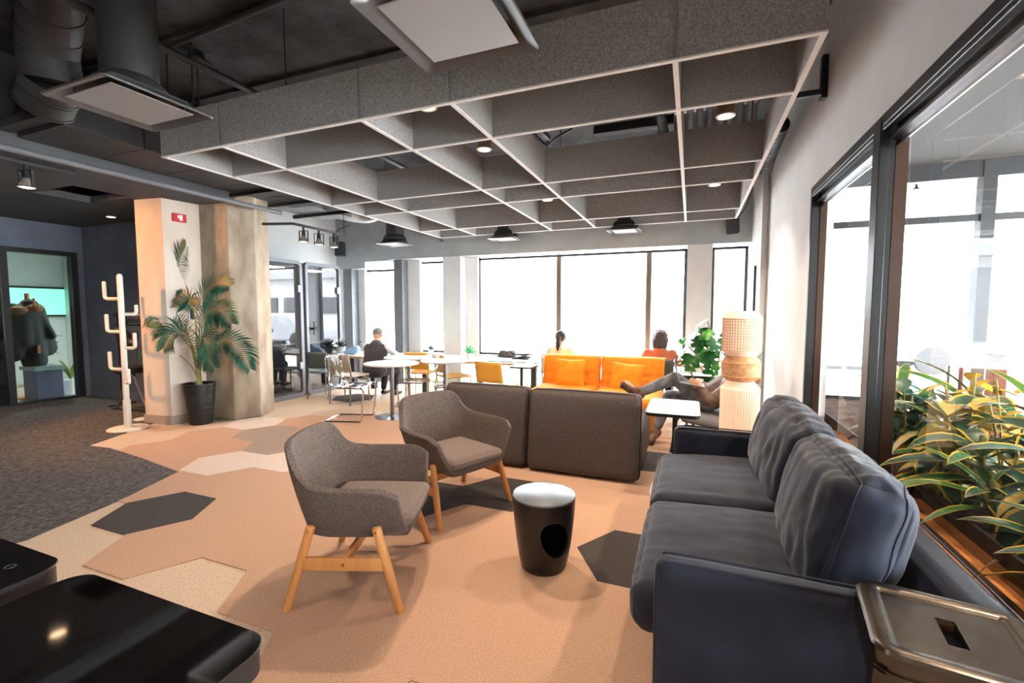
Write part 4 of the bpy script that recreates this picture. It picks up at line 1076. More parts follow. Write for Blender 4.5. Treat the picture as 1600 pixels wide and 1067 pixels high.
for sx in (-1,1):
    for sy in (-1,1):
        tx,ty,bx,by = sx*(hs+.0),sy*(hs+.0),sx*(hs+.05),sy*(hs+.05)
        w = .05
        vs = []
        for (x,y,z,ww) in ((tx,ty,H_-.05,.075),(tx+(bx-tx)*.3,ty+(by-ty)*.3,H_*.68,.05),(bx,by,0,.034)):
            vs += [(x-sx*ww,y,z),(x-sx*.012,y,z),(x,y-sy*.012,z),(x,y-sy*ww,z),(x-sx*.006,y-sy*ww,z),(x-sx*.014,y-sy*.014,z),(x-sx*ww,y-sy*.006,z)]
        fs = [(k*7+i,k*7+(i+1)%7,(k+1)*7+(i+1)%7,(k+1)*7+i) for k in range(2) for i in range(7)]+[tuple(range(7)),tuple(14+i for i in range(7))]
        l = B().add(vs,fs).xf(rz_); lg = l.build('leg', m_metal, t, smooth=True, ang=40)
        f = B().cyl((bx-sx*.012,by-sy*.012,0),(bx-sx*.012,by-sy*.012,.015),.02,n=12).xf(rz_); f.build('rubber_foot', m_blk2, lg)
for sx,sy,ex,ey in ((-1,-1,1,-1),(1,-1,1,1),(1,1,-1,1),(-1,1,-1,-1)):
    k = hs+.03; b = B().bar((sx*k,sy*k,.24),(ex*k,ey*k,.24),.01,.03).xf(rz_); b.build('foot_rail', m_metal, t)

# ================================================================== BLACK GLASS TABLES
def glass_table(x0,x1,y0,y1,lab,leglen=.30):
    t = thing('glossy_low_table', lab, 'table', ((x0+x1)/2,(y0+y1)/2,0), 0, 'low glossy black glass tables')
    p = rrect(x0,x1,y0,y1,.085,8); q = rrect(x0+.006,x1-.006,y0+.006,y1-.006,.08,8)
    B().prism(q,.335,.412).build('side_body', mat('black_satin_side',(30,30,33),.35), t, world=True, smooth=True, ang=30)
    B().prism(p,.412,.42).build('glass_top', m_black, t, world=True, smooth=True, ang=30, bev=.003)
    for x in (x0+.12,x1-.12):
        for y in (y0+.12,y1-.12): B().cyl((x,y,0),(x,y,.335),.02,n=12).build('leg', m_blk, t, world=True)
    return t
glass_table(-2.16,-1.165,.06,.972,'large glossy black glass topped low table at the bottom left, with lamp reflections')
glass_table(-3.30,-2.30,.2,.985,'second glossy black low table cut by the left picture edge')
t = thing('touch_button','small round sensor mark on the left glossy table top','control mark',(-2.46,.88,.42))
B().ring([(.018*math.cos(i*PI/8),.018*math.sin(i*PI/8)) for i in range(16)],[(.014*math.cos(i*PI/8),.014*math.sin(i*PI/8)) for i in range(16)],0,.001).build('ring_mark', m_steel, t)
# ================================================================== PLANTS
def frond(parent, pts, L, wd, m, n=34, start=.35, droop=.5, seed=0, up=(0,0,1), name='frond'):
    rnd = random.Random(seed); P = bez(pts, 8); b = B()
    b.tube(P,[.008*(1-.75*i/(len(P)-1)) for i in range(len(P))],6,mi=1)
    for k in range(n):
        u = start+(1-start)*k/(n-1); f = u*(len(P)-1); i = min(int(f),len(P)-2)
        c = P[i].lerp(P[i+1],f-i); d = (P[i+1]-P[i]).normalized()
        sd = d.cross(Vector(up)); sd = sd.normalized() if sd.length > .1 else Vector((1,0,0))
        uu = (u-start)/(1-start); l = L*(math.sin(PI*(.12+.80*uu))**.7)*(.92+.16*rnd.random())
        for s in (-1,1):
            dr = (sd*s*1.0 + d*(.55+.5*uu) + Vector((0,0,-droop*.35))).normalized()
            p1 = c+dr*l*.5; dr2 = (dr+Vector((0,0,-droop))).normalized(); p2 = p1+dr2*l*.5
            w = dr.cross(Vector(up)); w = (w.normalized() if w.length>.05 else d)*wd
            tw = Vector((0,0,wd*.5*s))
            b.add([c-w*.3, c+w*.3, p1+w+tw, p1-w-tw, p2],[(0,1,2,3),(3,2,4)],0)
    return b.build(name, [m, m_stem], parent, world=True)
PX, PY = -5.74, 3.84
t = thing('potted_palm','tall palm with dark feathery fronds in a black ribbed pot before the columns','plant',(PX,PY,0))
pr = [(.118,0)]
for k in range(17):
    z = .012+.0285*k; r = .12+.055*(z/.5); pr += [(r+.004,z),(r+.004,z+.014),(r-.002,z+.018),(r-.002,z+.026)]
pr += [(.18,.5),(.18,.515),(.165,.515),(.163,.47)]
pr = [(min(r,.185),z) for r,z in pr]
B().lathe((0,0,0),pr,36,cap1=False).build('pot', m_pot, t, smooth=True, ang=30)
B().lathe((0,0,0),[(.163,.475),(.001,.48)],24,cap0=False,cap1=False).build('soil', m_soil, t)
Z0 = .48
def F(*pts): return [(PX+random.uniform(-.03,.03), PY+random.uniform(-.03,.03), Z0)]+list(pts)
y=PY
FR = [ (F((-5.85,y,.95),(-6.02,y-.0,1.42),(-6.06,y,1.72),(-5.95,y-.05,2.0),(-5.72,y-.1,2.2)),.24,.62,.45),
       (F((-5.75,y,.95),(-5.74,y,1.35),(-5.55,y-.02,1.62),(-5.2,y-.12,1.73),(-4.88,y-.2,1.70)),.26,.45,.55),
       (F((-5.72,y,.9),(-5.65,y-.02,1.2),(-5.4,y-.1,1.40),(-5.1,y-.15,1.42),(-4.86,y-.2,1.28)),.26,.42,.6),
       (F((-5.82,y,.95),(-5.95,y-.04,1.2),(-6.08,y-.1,1.38),(-6.22,y-.18,1.42),(-6.32,y-.22,1.36)),.30,.40,.4),
       (F((-5.8,y,.85),(-5.9,y-.08,1.1),(-6.0,y-.16,1.22),(-6.12,y-.25,1.2)),.27,.40,.6),
       (F((-5.76,y-.03,.85),(-5.77,y-.1,1.12),(-5.82,y-.22,1.15),(-5.86,y-.32,.98)),.26,.40,.7),
       (F((-5.7,y,.8),(-5.6,y-.05,1.05),(-5.4,y-.14,1.08),(-5.25,y-.2,.90)),.26,.35,.7),
       (F((-5.68,y,.75),(-5.5,y-.02,.95),(-5.1,y-.1,1.08),(-4.8,y-.15,.98),(-4.62,y-.18,.78)),.25,.42,.5),
       (F((-5.7,y,.65),(-5.6,y-.05,.80),(-5.42,y-.12,.86),(-5.2,y-.18,.76)),.22,.30,.6),
       (F((-5.85,y,.7),(-5.95,y-.06,.84),(-6.2,y-.12,.93),(-6.42,y-.16,.86),(-6.5,y-.18,.8)),.22,.42,.6),
       (F((-5.74,y+.02,.95),(-5.72,y+.02,1.3),(-5.78,y-.05,1.5),(-5.92,y-.1,1.58)),.2,.6,.3),
       (F((-5.70,y-.02,.9),(-5.68,y-.05,1.3),(-5.62,y-.14,1.55),(-5.5,y-.25,1.5)),.22,.6,.5),
]
for i,(pts,L_,st,dr) in enumerate(FR): frond(t, pts, L_, .0085, m_leafpalm, 28, st, dr*.7, i, (.35,-.85,.35))

# leaf meshes (12 triangles or so) shared between objects
def leafmesh(L_, w, droop, m1, m2, edge=.25, fold=.25, n=6, tipw=.0, name='leaf'):
    b = B()
    for i in range(n+1):
        u = i/n; x = L_*(math.sin(u*droop)/droop if droop else u); z = -L_*(1-math.cos(u*droop))/droop if droop else 0
        ww = w*math.sin(PI*min(1,(u*.93+.07)))**.75*(1 if i else .2)
        h = fold*ww
        for s in (-1,-(1-edge),0,(1-edge),1): b.v.append((x, s*ww, z+h*abs(s)))
    for i in range(n):
        for k in range(4): b.f.append((i*5+k,(i+1)*5+k,(i+1)*5+k+1,i*5+k+1)); b.m.append(1 if k in (0,3) else 0)
    o = b.build(name, [m1,m2], None, smooth=True); me = o.data; bpy.data.objects.remove(o); return me
mL = [leafmesh(.34,.038,1.1,m_leafg,m_leafy), leafmesh(.28,.05,1.9,m_leafg,m_leafy), leafmesh(.40,.033,.8,mat('mid_green_leaf',(64,120,52),.42,rgb2=(36,84,50),nscale=16),m_leafy), leafmesh(.24,.055,1.5,mat('amber_leaf',(206,150,52),.45,rgb2=(120,120,40),nscale=12),m_leafg)]
def leaves(parent, meshes, specs, name='leaf'):
    for me,loc,rot,sc in specs:
        o = bpy.data.objects.new(name, me); COL.objects.link(o); o.parent = parent
        o.location = loc; o.rotation_euler = rot; o.scale = (sc,)*3
def rosette(x, y, z, lab, n=14, sc=1, seed=0, h=.16, wt=(3,4,2,3)):
    r = random.Random(seed)
    t = thing('dracaena', lab, 'plant', (x,y,z), 0, 'broad leaved planter plants beyond the side glass')
    B().tube([(0,0,-.02),(.01,0,h*.6),(0,.01,h+.05)],[.014,.012,.009],8).build('stem', m_stem, t, smooth=True)
    sp = []
    for i in range(n):
        a = 2.4*i+r.random()*.4; el = -.15+1.15*(i/n); mi = r.choices((0,1,2,3),wt)[0]
        sp.append((mL[mi],(0,0,h*(.35+.65*i/n)),(r.uniform(-.3,.3),-el,a),sc*r.uniform(.8,1.1)))
    leaves(t, mL, sp); return t
# steel planter box
pl = thing('steel_planter','long dark steel planter filled with bark beyond the side windows','planter',(1.4,1.8,.3))
PZ = .575
B().box(1.055,1.068,-2.5,5.4,.30,PZ).box(1.72,1.732,-2.5,5.4,.30,PZ).box(1.068,1.72,5.388,5.4,.3,PZ).box(1.068,1.72,-2.5,-2.488,.3,PZ).box(1.068,1.72,-2.488,5.388,.30,.32).build('planter_wall', mat('dark_planter_steel',(26,25,26),.6,metal=.1,rgb2=(20,19,20),nscale=6), pl, world=True)
def sf(u,v): 
    x = 1.068+.652*u; yy = -2.48+7.86*v
    return (x,yy,PZ-.035+.02*noise.noise(Vector((x*14,yy*14,0))))
B().grid(sf,12,120).build('soil', m_soil, pl, world=True)
B().box(1.1,1.7,-2.4,5.3,0,.30).build('plinth', m_blk2, pl, world=True)
dl = ['tallest dracaena in the planter with a bright yellow crown','dracaena in the planter right of the mullion with arching amber leaves','dracaena at the right picture edge with broad drooping leaves','low dark green dracaena close to the glass above the sofa cushion','small dracaena at the planter rim with a leaf hanging over the edge','far planter dracaena just left of the thick mullion','dracaena at the back of the planter behind the yellow crowned one','dracaena near the lower right picture corner with a curled pale leaf']
ps = [(1.27,3.05,18,1.1,.36),(1.22,2.62,16,1.0,.28),(1.30,2.22,18,1.05,.34),(1.17,2.42,12,.8,.14),(1.18,2.08,10,.65,.10),(1.30,3.75,14,.95,.34),(1.48,3.3,14,1.0,.42),(1.42,1.85,16,1.0,.3)]
ps += [(1.14,2.78,12,.8,.16),(1.15,1.86,12,.8,.16),(1.25,3.4,14,.9,.25),(1.45,2.65,16,1.05,.42),(1.55,2.25,14,1.0,.5)]
dl += ['small dracaena behind the glass just above the near sofa cushion','small dracaena nearest the glass at the lower right picture edge','bushy dracaena just right of the thick mullion, low','dark dracaena filling the back row right of the yellow crown','arching dracaena at the right edge reaching highest']
for i,((x,y_,n_,s_,h_),l) in enumerate(zip(ps,dl)): rosette(x,y_,PZ-.04,l,n_+4,s_*1.1,i+11,h_,(3,3,3,4) if i%2==0 else (4,4,3,2))
# oval-leaved upright stems (zz-like / rubber plants)
mO = leafmesh(.10,.034,.5,mat('amber_oval_leaf',(214,164,44),.45,rgb2=(150,140,40),nscale=12),mat('amber_oval_leaf',(214,164,44)),n=5)
mD = leafmesh(.12,.04,.6,m_leafg,m_leafg,n=5)
for i,(x,y_,h_,me,l) in enumerate(((1.42,2.85,.62,mO,'tall stem of round amber leaves behind the dracaenas'),(1.38,3.1,.55,mO,'shorter stem of round amber leaves behind the dracaenas'),(1.32,3.95,.5,mD,'dark oval leaved shrub seen left of the thick mullion'),(1.6,4.3,.36,mD,'dark oval leaved shrub at the far left of the planter'),(1.2,3.3,.5,mD,'dark oval leaved shrub right of the thick mullion'),(1.5,3.6,.34,mO,'amber leaved shrub low behind the thick mullion'))):
    t = thing('leafy_shrub', l, 'plant', (x,y_,PZ-.04), 0, 'small leaved planter shrubs'); sp = []
    for s_ in range(4):
        a = s_*1.7+i; tp = Vector((.1*math.cos(a),.1*math.sin(a),h_*(1-.12*s_)))
        B().tube([(0,0,0),tp*.6+Vector((0,0,.03)),tp],.005,5).build('stem', m_stem, t)
        for k in range(9):
            u = .3+.7*k/8; sp.append((me,tuple(tp*u),(0,-.5+.1*k,2.4*k+a),.9+.2*random.random()))
    leaves(t, [me], sp)
# brown post with dark uplight behind the planter
o = thing('planter_post','short brown post with a dark cup light beyond the planter','bollard',(1.93,4.05,0))
B().box(-.035,.035,-.05,.05,0,1.04).build('post', mat('rust_brown_post',(100,56,40),.6), o, bev=.005)
B().lathe((0,0,1.04),[(.05,0),(.07,.08),(.06,.09)],20).build('cup_light', m_blk2, o, smooth=True)
for k,(x,y_) in enumerate(((1.95,4.7),(2.05,4.75))):
    o = thing('steel_stanchion',('left thin steel post beyond the planter','right thin dark post beyond the planter')[k],'post',(x,y_,0),0,'thin posts beyond the planter')
    B().cyl((0,0,0),(0,0,.98),.018,n=12).build('tube', m_steel if k==0 else mat('rust_brown_post',(122,70,48)), o, smooth=True)
    B().cyl((0,0,0),(0,0,.012),.06,n=20).build('base', m_steel, o)

# monstera behind the lamp
def monstera_leaf(L_, W_, m, name='leaf'):
    b = B(); n = 14; vs = [(0,0,0)]; out = []
    for i in range(2*n+1):
        a = -PI+2*PI*i/(2*n); u = abs(a)/PI
        r = L_*.5*(1+.05*math.cos(a)); x = L_*.5+L_*.5*math.cos(a); y_ = W_*.5*math.sin(a)*(1+.25*math.cos(a+PI))
        if i%4 == 2 and .15 < u < .85: x = L_*.5+(x-L_*.5)*.62; y_ *= .5
        out.append((x,y_,-.25*abs(y_)-.35*x*x/L_))
    b.add([(L_*.45,0,-.05*L_)]+out,[(0,i+1,i+2) for i in range(2*n)])
    o = b.build(name, [m], None, smooth=True); me = o.data; bpy.data.objects.remove(o); return me
mM = [monstera_leaf(.24,.2,mat('monstera_green',(40,130,50),.35,rgb2=(20,84,40),nscale=10)), monstera_leaf(.2,.16,m_leafl)]
t = thing('monstera','large monstera with glossy split leaves behind the tower lamp','plant',(.30,6.1,0))
B().lathe((0,0,0),[(.13,0),(.17,.3),(.175,.32),(.15,.32),(.148,.28)],28,cap1=False).build('pot', mat('pale_planter',(214,210,204),.6), t, smooth=True)
B().lathe((0,0,0),[(.148,.28),(.001,.285)],20,cap0=False,cap1=False).build('soil', m_soil, t)
r = random.Random(5); sp = []
tips = [(-.34,-.1,1.0),(-.22,-.15,1.22),(-.3,.05,.82),(-.12,-.1,1.32),(-.26,-.2,.6),(.05,-.1,1.1),(.22,-.1,.95),(.28,0,.75),(-.08,-.15,.72),(-.15,.1,1.05),(.12,.1,1.28),(-.2,0,.45),(-.36,-.05,.72),(.3,-.1,1.0),(-.05,-.2,.95),(-.1,-.22,1.2)]
for i,tp in enumerate(tips):
    B().tube(bez([(0,0,.28),(tp[0]*.3,tp[1]*.3,.28+(tp[2]-.28)*.6),tp],5),.006,6).build('stem', m_stem, t, smooth=True)
    a = math.atan2(tp[1],tp[0])+r.uniform(-.4,.4)
    for q in range(2): sp.append((mM[(i+q)%3==0],tuple(Vector(tp)*(1-.0*q)+Vector((0,0,-.1*q))),(r.uniform(-.3,.3),.5+.5*q+r.uniform(-.3,.3),a+q*1.2),r.uniform(.8,1.1)))
leaves(t, mM, sp)

# ================================================================== LEFT SIDE THINGS
# coat stand
t = thing('cactus_coat_stand','white cactus shaped coat stand with upturned arms on a round base','coat stand',(-6.26,3.32,0))
B().lathe((0,0,0),[(.20,0),(.20,.018),(.19,.026),(.04,.03)],48).build('base_disc', m_cream, t, smooth=True)
B().cyl((0,0,.03),(0,0,.36),.038,n=20).build('lower_sleeve', m_cream, t, smooth=True)
B().tube([(0,0,.36),(0,0,1.82),(0,0,1.85)],[.030,.030,.018],20).build('pole', m_cream, t, smooth=True)
for z,dx,h,dy in ((1.56,-.27,.20,-.02),(1.17,-.26,.20,-.02),(.72,-.24,.20,-.02),(.98,.13,.17,.05),(.57,.14,.16,-.04),(1.38,.10,.10,.1)):
    u = Vector((dx,dy,0))
    B().tube([Vector((0,0,z)),u*.82+Vector((0,0,z)),u*.96+Vector((0,0,z+.012)),u+Vector((0,0,z+.04)),u+Vector((0,0,z+h)),u+Vector((0,0,z+h+.01))],[.02,.02,.02,.02,.02,.012],12).build('arm', m_cream, t, smooth=True)
# clothes rail with bag
t = thing('clothes_rail','black metal clothes rail with wooden bar, half behind the painted column','clothes rail',(-7.5,4.15,0))
for x in (-7.93,-7.0): B().cyl((x,4.15,0),(x,4.15,1.40),.014,n=10).build('upright', m_blk, t, world=True)
B().cyl((-7.97,4.15,1.36),(-6.9,4.15,1.36),.014,n=10).build('hanging_bar', mat('pale_bar',(190,178,164),.5), t, world=True)
B().box(-7.98,-7.88,4.12,4.18,1.345,1.385).build('end_block', m_blk, t, world=True)
for x in (-7.93,-7.0): B().box(x-.02,x+.02,3.98,4.32,0,.025).build('foot', m_blk, t, world=True)
for k in range(5):
    x = -7.72+.09*k
    h_ = thing('clothes_hanger', ('leftmost','second','middle','fourth','rightmost')[k]+' of the five thin black wire hangers on the clothes rail', 'hanger', (x,4.15,1.36), 0, 'empty hangers on the clothes rail')
    B().tube([(0,0,.02),(.0,.018,.005),(0,.012,-.03),(0,0,-.06)],.003,5).tube([(0,0,-.06),(0,-.18,-.15),(0,.18,-.15),(0,0,-.06)],.004,5).build('wire', m_blk, h_)
o = blob('black_bag',[('e',(-7.62,4.05,1.03),(.14,.08,.13)),('e',(-7.45,4.02,.95),(.16,.07,.09)),('c',(-7.7,4.08,1.1),(-7.66,4.13,1.3),.03,.015),('e',(-7.72,4.03,1.13),(.07,.06,.07))],mat('black_nylon',(26,27,30),.5,bump=.5,bscale=18),None,.018,1,False); tag(o,'crumpled black bag hanging from the clothes rail','bag')
o = thing('office_stool','black padded stool with a steel leg, mostly behind the painted column','stool',(-7.33,3.95,0))
B().lathe((0,0,.55),[(.16,0),(.2,.03),(.2,.08),(.16,.10)],28).build('seat', m_blk2, o, smooth=True)
B().tube([(-.05,0,.56),(-.2,-.02,.2),(-.3,-.03,.03)],.022,10).tube([(.05,0,.56),(.2,.02,.2),(.3,.03,.03)],.022,10).build('leg', m_chrome, o, smooth=True)
B().bar((-.4,-.03,.012),(.35,.03,.012),.04,.024).build('foot_bar', m_blk2, o)
o = thing('cable_ring','pale round disc lying on the carpet beside the painted column','disc',(-6.62,3.68,.009))
B().lathe((0,0,0),[(.10,0),(.10,.01),(.09,.014)],24).build('disc', m_plast, o)
# meeting room content behind the glass
t = thing('coat_rack','wooden coat rack behind the meeting room glass','coat stand',(-10.0,4.0,0))
m_rw = mat('orange_brown_wood',(196,120,66),.5)
B().cyl((0,0,0),(0,0,1.7),.03,n=12).build('pole', m_rw, t); B().lathe((0,0,0),[(.2,0),(.2,.02)],24).build('base', m_rw, t)
for z,dx in ((.75,.25),(.68,-.22),(1.5,.2),(1.4,-.2)): B().tube([(0,0,z),(dx,0,z),(dx,0,z+.12)],.018,8).build('arm', m_rw, t)
o = blob('winter_coats',[('c',(-9.95,3.8,1.45),(-9.85,3.72,.75),.10,.14),('c',(-9.95,4.0,1.5),(-9.9,4.0,.6),.12,.16),('c',(-10.0,4.12,1.45),(-10.0,4.2,.8),.09,.14),('c',(-9.9,3.9,1.4),(-9.82,3.86,.9),.10,.10),('c',(-9.9,4.1,1.35),(-9.82,4.22,1.0),.06,.05)],mat('black_coat',(28,28,30),.8),None,.03,3,False); tag(o,'bulky dark winter coats hanging behind the meeting room glass','coat')
o = blob('fur_hood',[('e',(-9.86,3.82,1.42),(.13,.12,.08)),('e',(-9.86,4.02,1.46),(.1,.12,.07))],mat('brown_fur_trim',(160,112,70),.95,rgb2=(90,60,40),nscale=40,bump=1,bscale=60),None,.02,1,False); tag(o,'brown fur trimmed hood on top of the dark coats','hood')
o = thing('waste_bin','pale purple grey bin with a clear bag behind the meeting room glass','bin',(-9.8,4.05,0))
B().prism([(-.2,-.16),(.2,-.16),(.2,.16),(-.2,.16)],0,.5).build('bin_body', mat('purple_grey_plastic',(140,136,170),.5), o)
B().prism([(-.23,-.19),(.23,-.19),(.23,.19),(-.23,.19)],.47,.53).build('bin_liner', mat('clear_liner',(200,204,214),.3), o)
o = thing('low_cabinet','dark low cabinet behind the meeting room glass','cabinet',(-10.6,3.4,0))
B().box(-.2,.2,-.5,.5,0,.45).build('carcass', m_blk2, o); B().box(.2,.21,-.48,0,.03,.42).box(.2,.21,.02,.48,.03,.42).build('door', m_dark, o)
t = thing('indoor_window','bright green tinted window on the meeting room back wall','window',(-12.09,4.2,0))
B().box(0,.03,-1.2,1.4,1.3,1.9).build('window_frame', m_blk, t); B().box(.03,.035,-1.15,1.35,1.34,1.86).build('bright_pane', mat('green_daylight_pane',(150,235,205),.5,emit=(150,235,205),est=1.6), t)
for i,(x,y_,z,n_,s_,l) in enumerate(((-11.7,3.4,1.55,14,1.3,'bright leafy plant high behind the meeting room glass'),(-11.3,4.65,1.0,14,1.3,'leafy plant by the right edge of the meeting room glass'),(-10.3,4.3,.45,10,.9,'low leafy plant behind the meeting room glass'))):
    t = thing('leafy_plant', l, 'plant', (x,y_,0), 0, 'plants in the meeting room')
    B().lathe((0,0,0),[(.1,0),(.14,.3),(.13,.3)],20).build('pot', m_pot, t)
    B().tube([(0,0,.28),(0,0,z)],.012,6).build('stem', m_stem, t); rr = random.Random(i)
    leaves(t, mL, [(mM[0],(0,0,z-.25*k/n_),(0,-.6+1.2*k/n_,2.4*k),s_) for k in range(n_)])
t = thing('snake_plant','yellow edged snake plant behind the right edge of the meeting room glass','plant',(-9.85,4.42,0))
B().lathe((0,0,0),[(.1,0),(.13,.25),(.12,.25)],20).build('pot', m_plast, t)
leaves(t, mL, [(mL[2],(0,0,.24),(0,-1.35+.1*(k%3),k*1.1),1.1) for k in range(7)])
# ================================================================== PEOPLE
def V(*a): return Vector(a)
def head(b_, c, fwd, m_h, hair, parent, s=1.0, ponytail=False, bald=False, big_hair=False):
    """head with face, ears and hair; c = centre of the skull, fwd = unit facing direction"""
    f = Vector(fwd).normalized(); sd = f.cross(V(0,0,1)).normalized(); up = sd.cross(f)
    M = Matrix((sd,f,up)).transposed().to_4x4()
    def L(x,y,z): return Vector(c)+ (M.to_3x3()@V(x,y,z))*s
    prims = [('e',L(0,-.01,.02),(.075*s,.092*s,.095*s),M),('e',L(0,.03,-.045),(.055*s,.055*s,.06*s),M),
             ('e',L(0,.105,-.012),(.011*s,.018*s,.016*s),M),('c',L(0,.085,.025),L(0,.105,-.01),.008*s,.011*s),
             ('e',L(.077,-.005,.0),(.012*s,.02*s,.032*s),M),('e',L(-.077,-.005,.0),(.012*s,.02*s,.032*s),M),
             ('e',L(0,.082,-.052),(.024*s,.01*s,.008*s),M),('c',L(0,-.015,-.06),L(0,-.03,-.14),.05*s,.055*s)]
    return prims, L, M
def face(L, M, s, parent):
    for x in (-.031,.031): B().ell(L(x,.081,.014),(.0125*s,.008*s,.009*s),10,M=M).build('eye', mat('eye_white',(236,232,226),.3), parent, world=True, smooth=True); 
    b = B()
    for x in (-.031,.031): b.ell(L(x,.0885,.014),(.005*s,.003*s,.005*s),8,M=M)
    b.build('iris', mat('eye_dark',(50,36,28),.3), parent, world=True, smooth=True)
    b = B()
    for x in (-.031,.031): b.bar(L(x-.014,.088,.034),L(x+.014,.088,.036),.004*s,.006*s)
    b.build('eyebrow', m_hair, parent, world=True)
    B().ell(L(0,.090,-.052),(.022*s,.006*s,.007*s),10,M=M).build('lips', mat('lips',(176,98,88),.5), parent, world=True, smooth=True)
def hand(prims, wrist, dirv, palm_n, r=.0085, curl=.6, side=1):
    """palm + four unequal fingers + thumb from the side of the palm"""
    d = Vector(dirv).normalized(); n = Vector(palm_n).normalized(); s_ = d.cross(n).normalized()*side; w = Vector(wrist)
    pc = w+d*.045
    for k in (-1.5,-.5,.5,1.5): prims.append(('c', w+s_*k*.012, w+d*.085+s_*k*.019, .014, .011))
    for k,l in ((-1.5,.062),(-.5,.074),(.5,.078),(1.5,.07)):
        a = w+d*.088+s_*k*.02; c1 = (d*math.cos(curl)+n*math.sin(curl)); c2 = (d*math.cos(curl*2.2)+n*math.sin(curl*2.2))
        p1 = a+c1*l*.5; p2 = p1+c2*l*.5
        prims.append(('c',a,p1,r,r*.95)); prims.append(('c',p1,p2,r*.92,r*.75))
    a = w+d*.025+s_*.03; p1 = a+(d*.6+s_*.6+n*.4).normalized()*.035; p2 = p1+(d*.85+n*.5).normalized()*.03
    prims.append(('c',a,p1,.013,.0105)); prims.append(('c',p1,p2,.010,.008))
def seated_person(lab, x, y, head_z, body_m, leg_m, skin=m_skin, lean=.08, hair='short', arm_l=(.26,.42), sleeve=None, vest=None, seat=.44, w=1.0, name='person'):
    """seated at the bar facing +y; elbows on the desk"""
    t = thing(name, lab, 'person', (x,y,0))
    hz = head_z-.115; neck = V(x,y+lean*.7,hz-.13); sh_z = hz-.175; hip = V(x,y-.03,seat+.09)
    chest = V(x,y+lean*.5,(sh_z+seat)/2+.07)
    hd, L, M = head(None, (x,y+lean,hz), (0,1,-.25), None, None, t)
    body = list(hd); shs = {}
    for s in (-1,1):
        shd = V(x+s*.165*w,y+lean*.5,sh_z-.01); el = V(x+s*.25*w,y+.16,max(.69,sh_z-.27)); wr = V(x+s*.12,y+.42,.695)
        shs[s] = (shd,el,wr); body += [('c',shd,el,.038,.034),('c',el,wr,.033,.024)]
        hand(body, wr, (-s*.25,1,0), (0,0,-1), curl=.3, side=-s)
        hp = hip+V(s*.09,0,0); kn = V(x+s*.11,y+.40,seat+.06); an = V(x+s*.12,y+.36,.09)
        body += [('c',hp,kn,.06,.045),('c',kn,an,.045,.035),('c',an,an+V(0,.13,-.05),.035,.03)]
    body += [('c',neck,chest,.05,.10),('c',chest,hip,.10,.11),('c',shs[-1][0],shs[1][0],.045,.045)]
    bd = blob('body', body, skin, t, .0075, 3)
    face(L, M, 1, bd)
    # shirt: torso + sleeves
    def torso(g): return [('c',V(x-.12*w,y+lean*.45,sh_z-.045),V(x+.12*w,y+lean*.45,sh_z-.045),.075+g,.075+g),('c',V(x-.075*w,y+lean*.3,sh_z-.1),V(x-.085*w,y-.02,seat+.12),.095+g,.105+g),('c',V(x+.075*w,y+lean*.3,sh_z-.1),V(x+.085*w,y-.02,seat+.12),.095+g,.105+g),('c',V(x,y+lean*.4,sh_z),V(x,y,seat+.12),.10+g,.12+g),('c',neck+V(0,-.0,-.01),V(x,y+lean*.5,sh_z),.058+g,.085+g)]
    sv = []
    for s in (-1,1):
        a,e_,w_ = shs[s]; sv += [('c',a,e_,.06,.052),('c',e_,e_.lerp(w_,.85),.05,.04)]
    if vest:
        blob('shirt', torso(0)+sv, body_m, t, .012, 4); blob('vest', torso(.014), vest, t, .012, 5)
    else: blob('sweater', torso(.005)+sv, body_m, t, .012, 5)
    lg = []; sho = []
    for s in (-1,1):
        hp = hip+V(s*.09,0,-.01); kn = V(x+s*.11,y+.40,seat+.06); an = V(x+s*.12,y+.36,.12)
        lg += [('c',hp,kn,.088,.066),('c',kn,an,.064,.05)]; sho += [('c',an+V(0,-.02,-.075),an+V(0,.13,-.08),.042,.036)]
    blob('trousers', lg+[('e',hip,(.17*w,.13,.11))], leg_m, t, .014, 4); blob('shoes', sho, m_blk2, t, .012, 3)
    H = []
    if hair == 'short': H = [('e',L(0,-.015,.035),(.079,.094,.09),M)]
    if hair == 'ponytail': H = [('e',L(0,-.02,.025),(.082,.095,.098),M),('e',L(0,-.12,.0),(.03,.03,.03),M),('c',L(0,-.125,-.02),L(.0,-.13,-.12),.032,.038),('c',L(0,-.13,-.12),L(0,-.12,-.20),.036,.016)]
    if hair == 'bob': H = [('e',L(0,-.02,.02),(.092,.104,.11),M),('c',L(.045,-.04,-.03),L(.05,-.04,-.10),.062,.05),('c',L(-.045,-.04,-.03),L(-.05,-.04,-.10),.062,.05),('c',L(0,-.05,-.02),L(0,-.06,-.11),.07,.055)]
    return t, L, M, H
t, L, M, H = seated_person('man in a dark vest over a white shirt at the bar, back to us',-4.72,5.98,1.14,mat('white_shirt',(222,224,226),.7),mat('navy_trousers',(34,38,50),.8),vest=mat('charcoal_vest',(64,64,70),.8,wave=(14,'Z',.5)),w=1.2,seat=.36)
blob('hair', H, mat('grey_cropped_hair',(120,114,108),.8), t, .008, 2)
t, L, M, H = seated_person('woman with a dark ponytail and cream top sitting at the bar behind the orange sofa',-1.83,6.6-.02,1.12,mat('cream_top',(236,214,186),.8),mat('grey_trousers',(70,72,78),.8),hair='ponytail',w=.88,seat=.38)
blob('hair', H, m_hair, t, .008, 2)
t, L, M, H = seated_person('person in a rust sweater with dark bobbed hair sitting at the bar, back to us',-.40,6.62,1.13,mat('rust_sweater',(176,98,70),.9),mat('black_trousers',(30,30,34),.8),hair='bob',w=1.0,seat=.38)
hb = blob('hair', H, mat('dark_grey_hair',(58,54,58),.7), t, .008, 2)
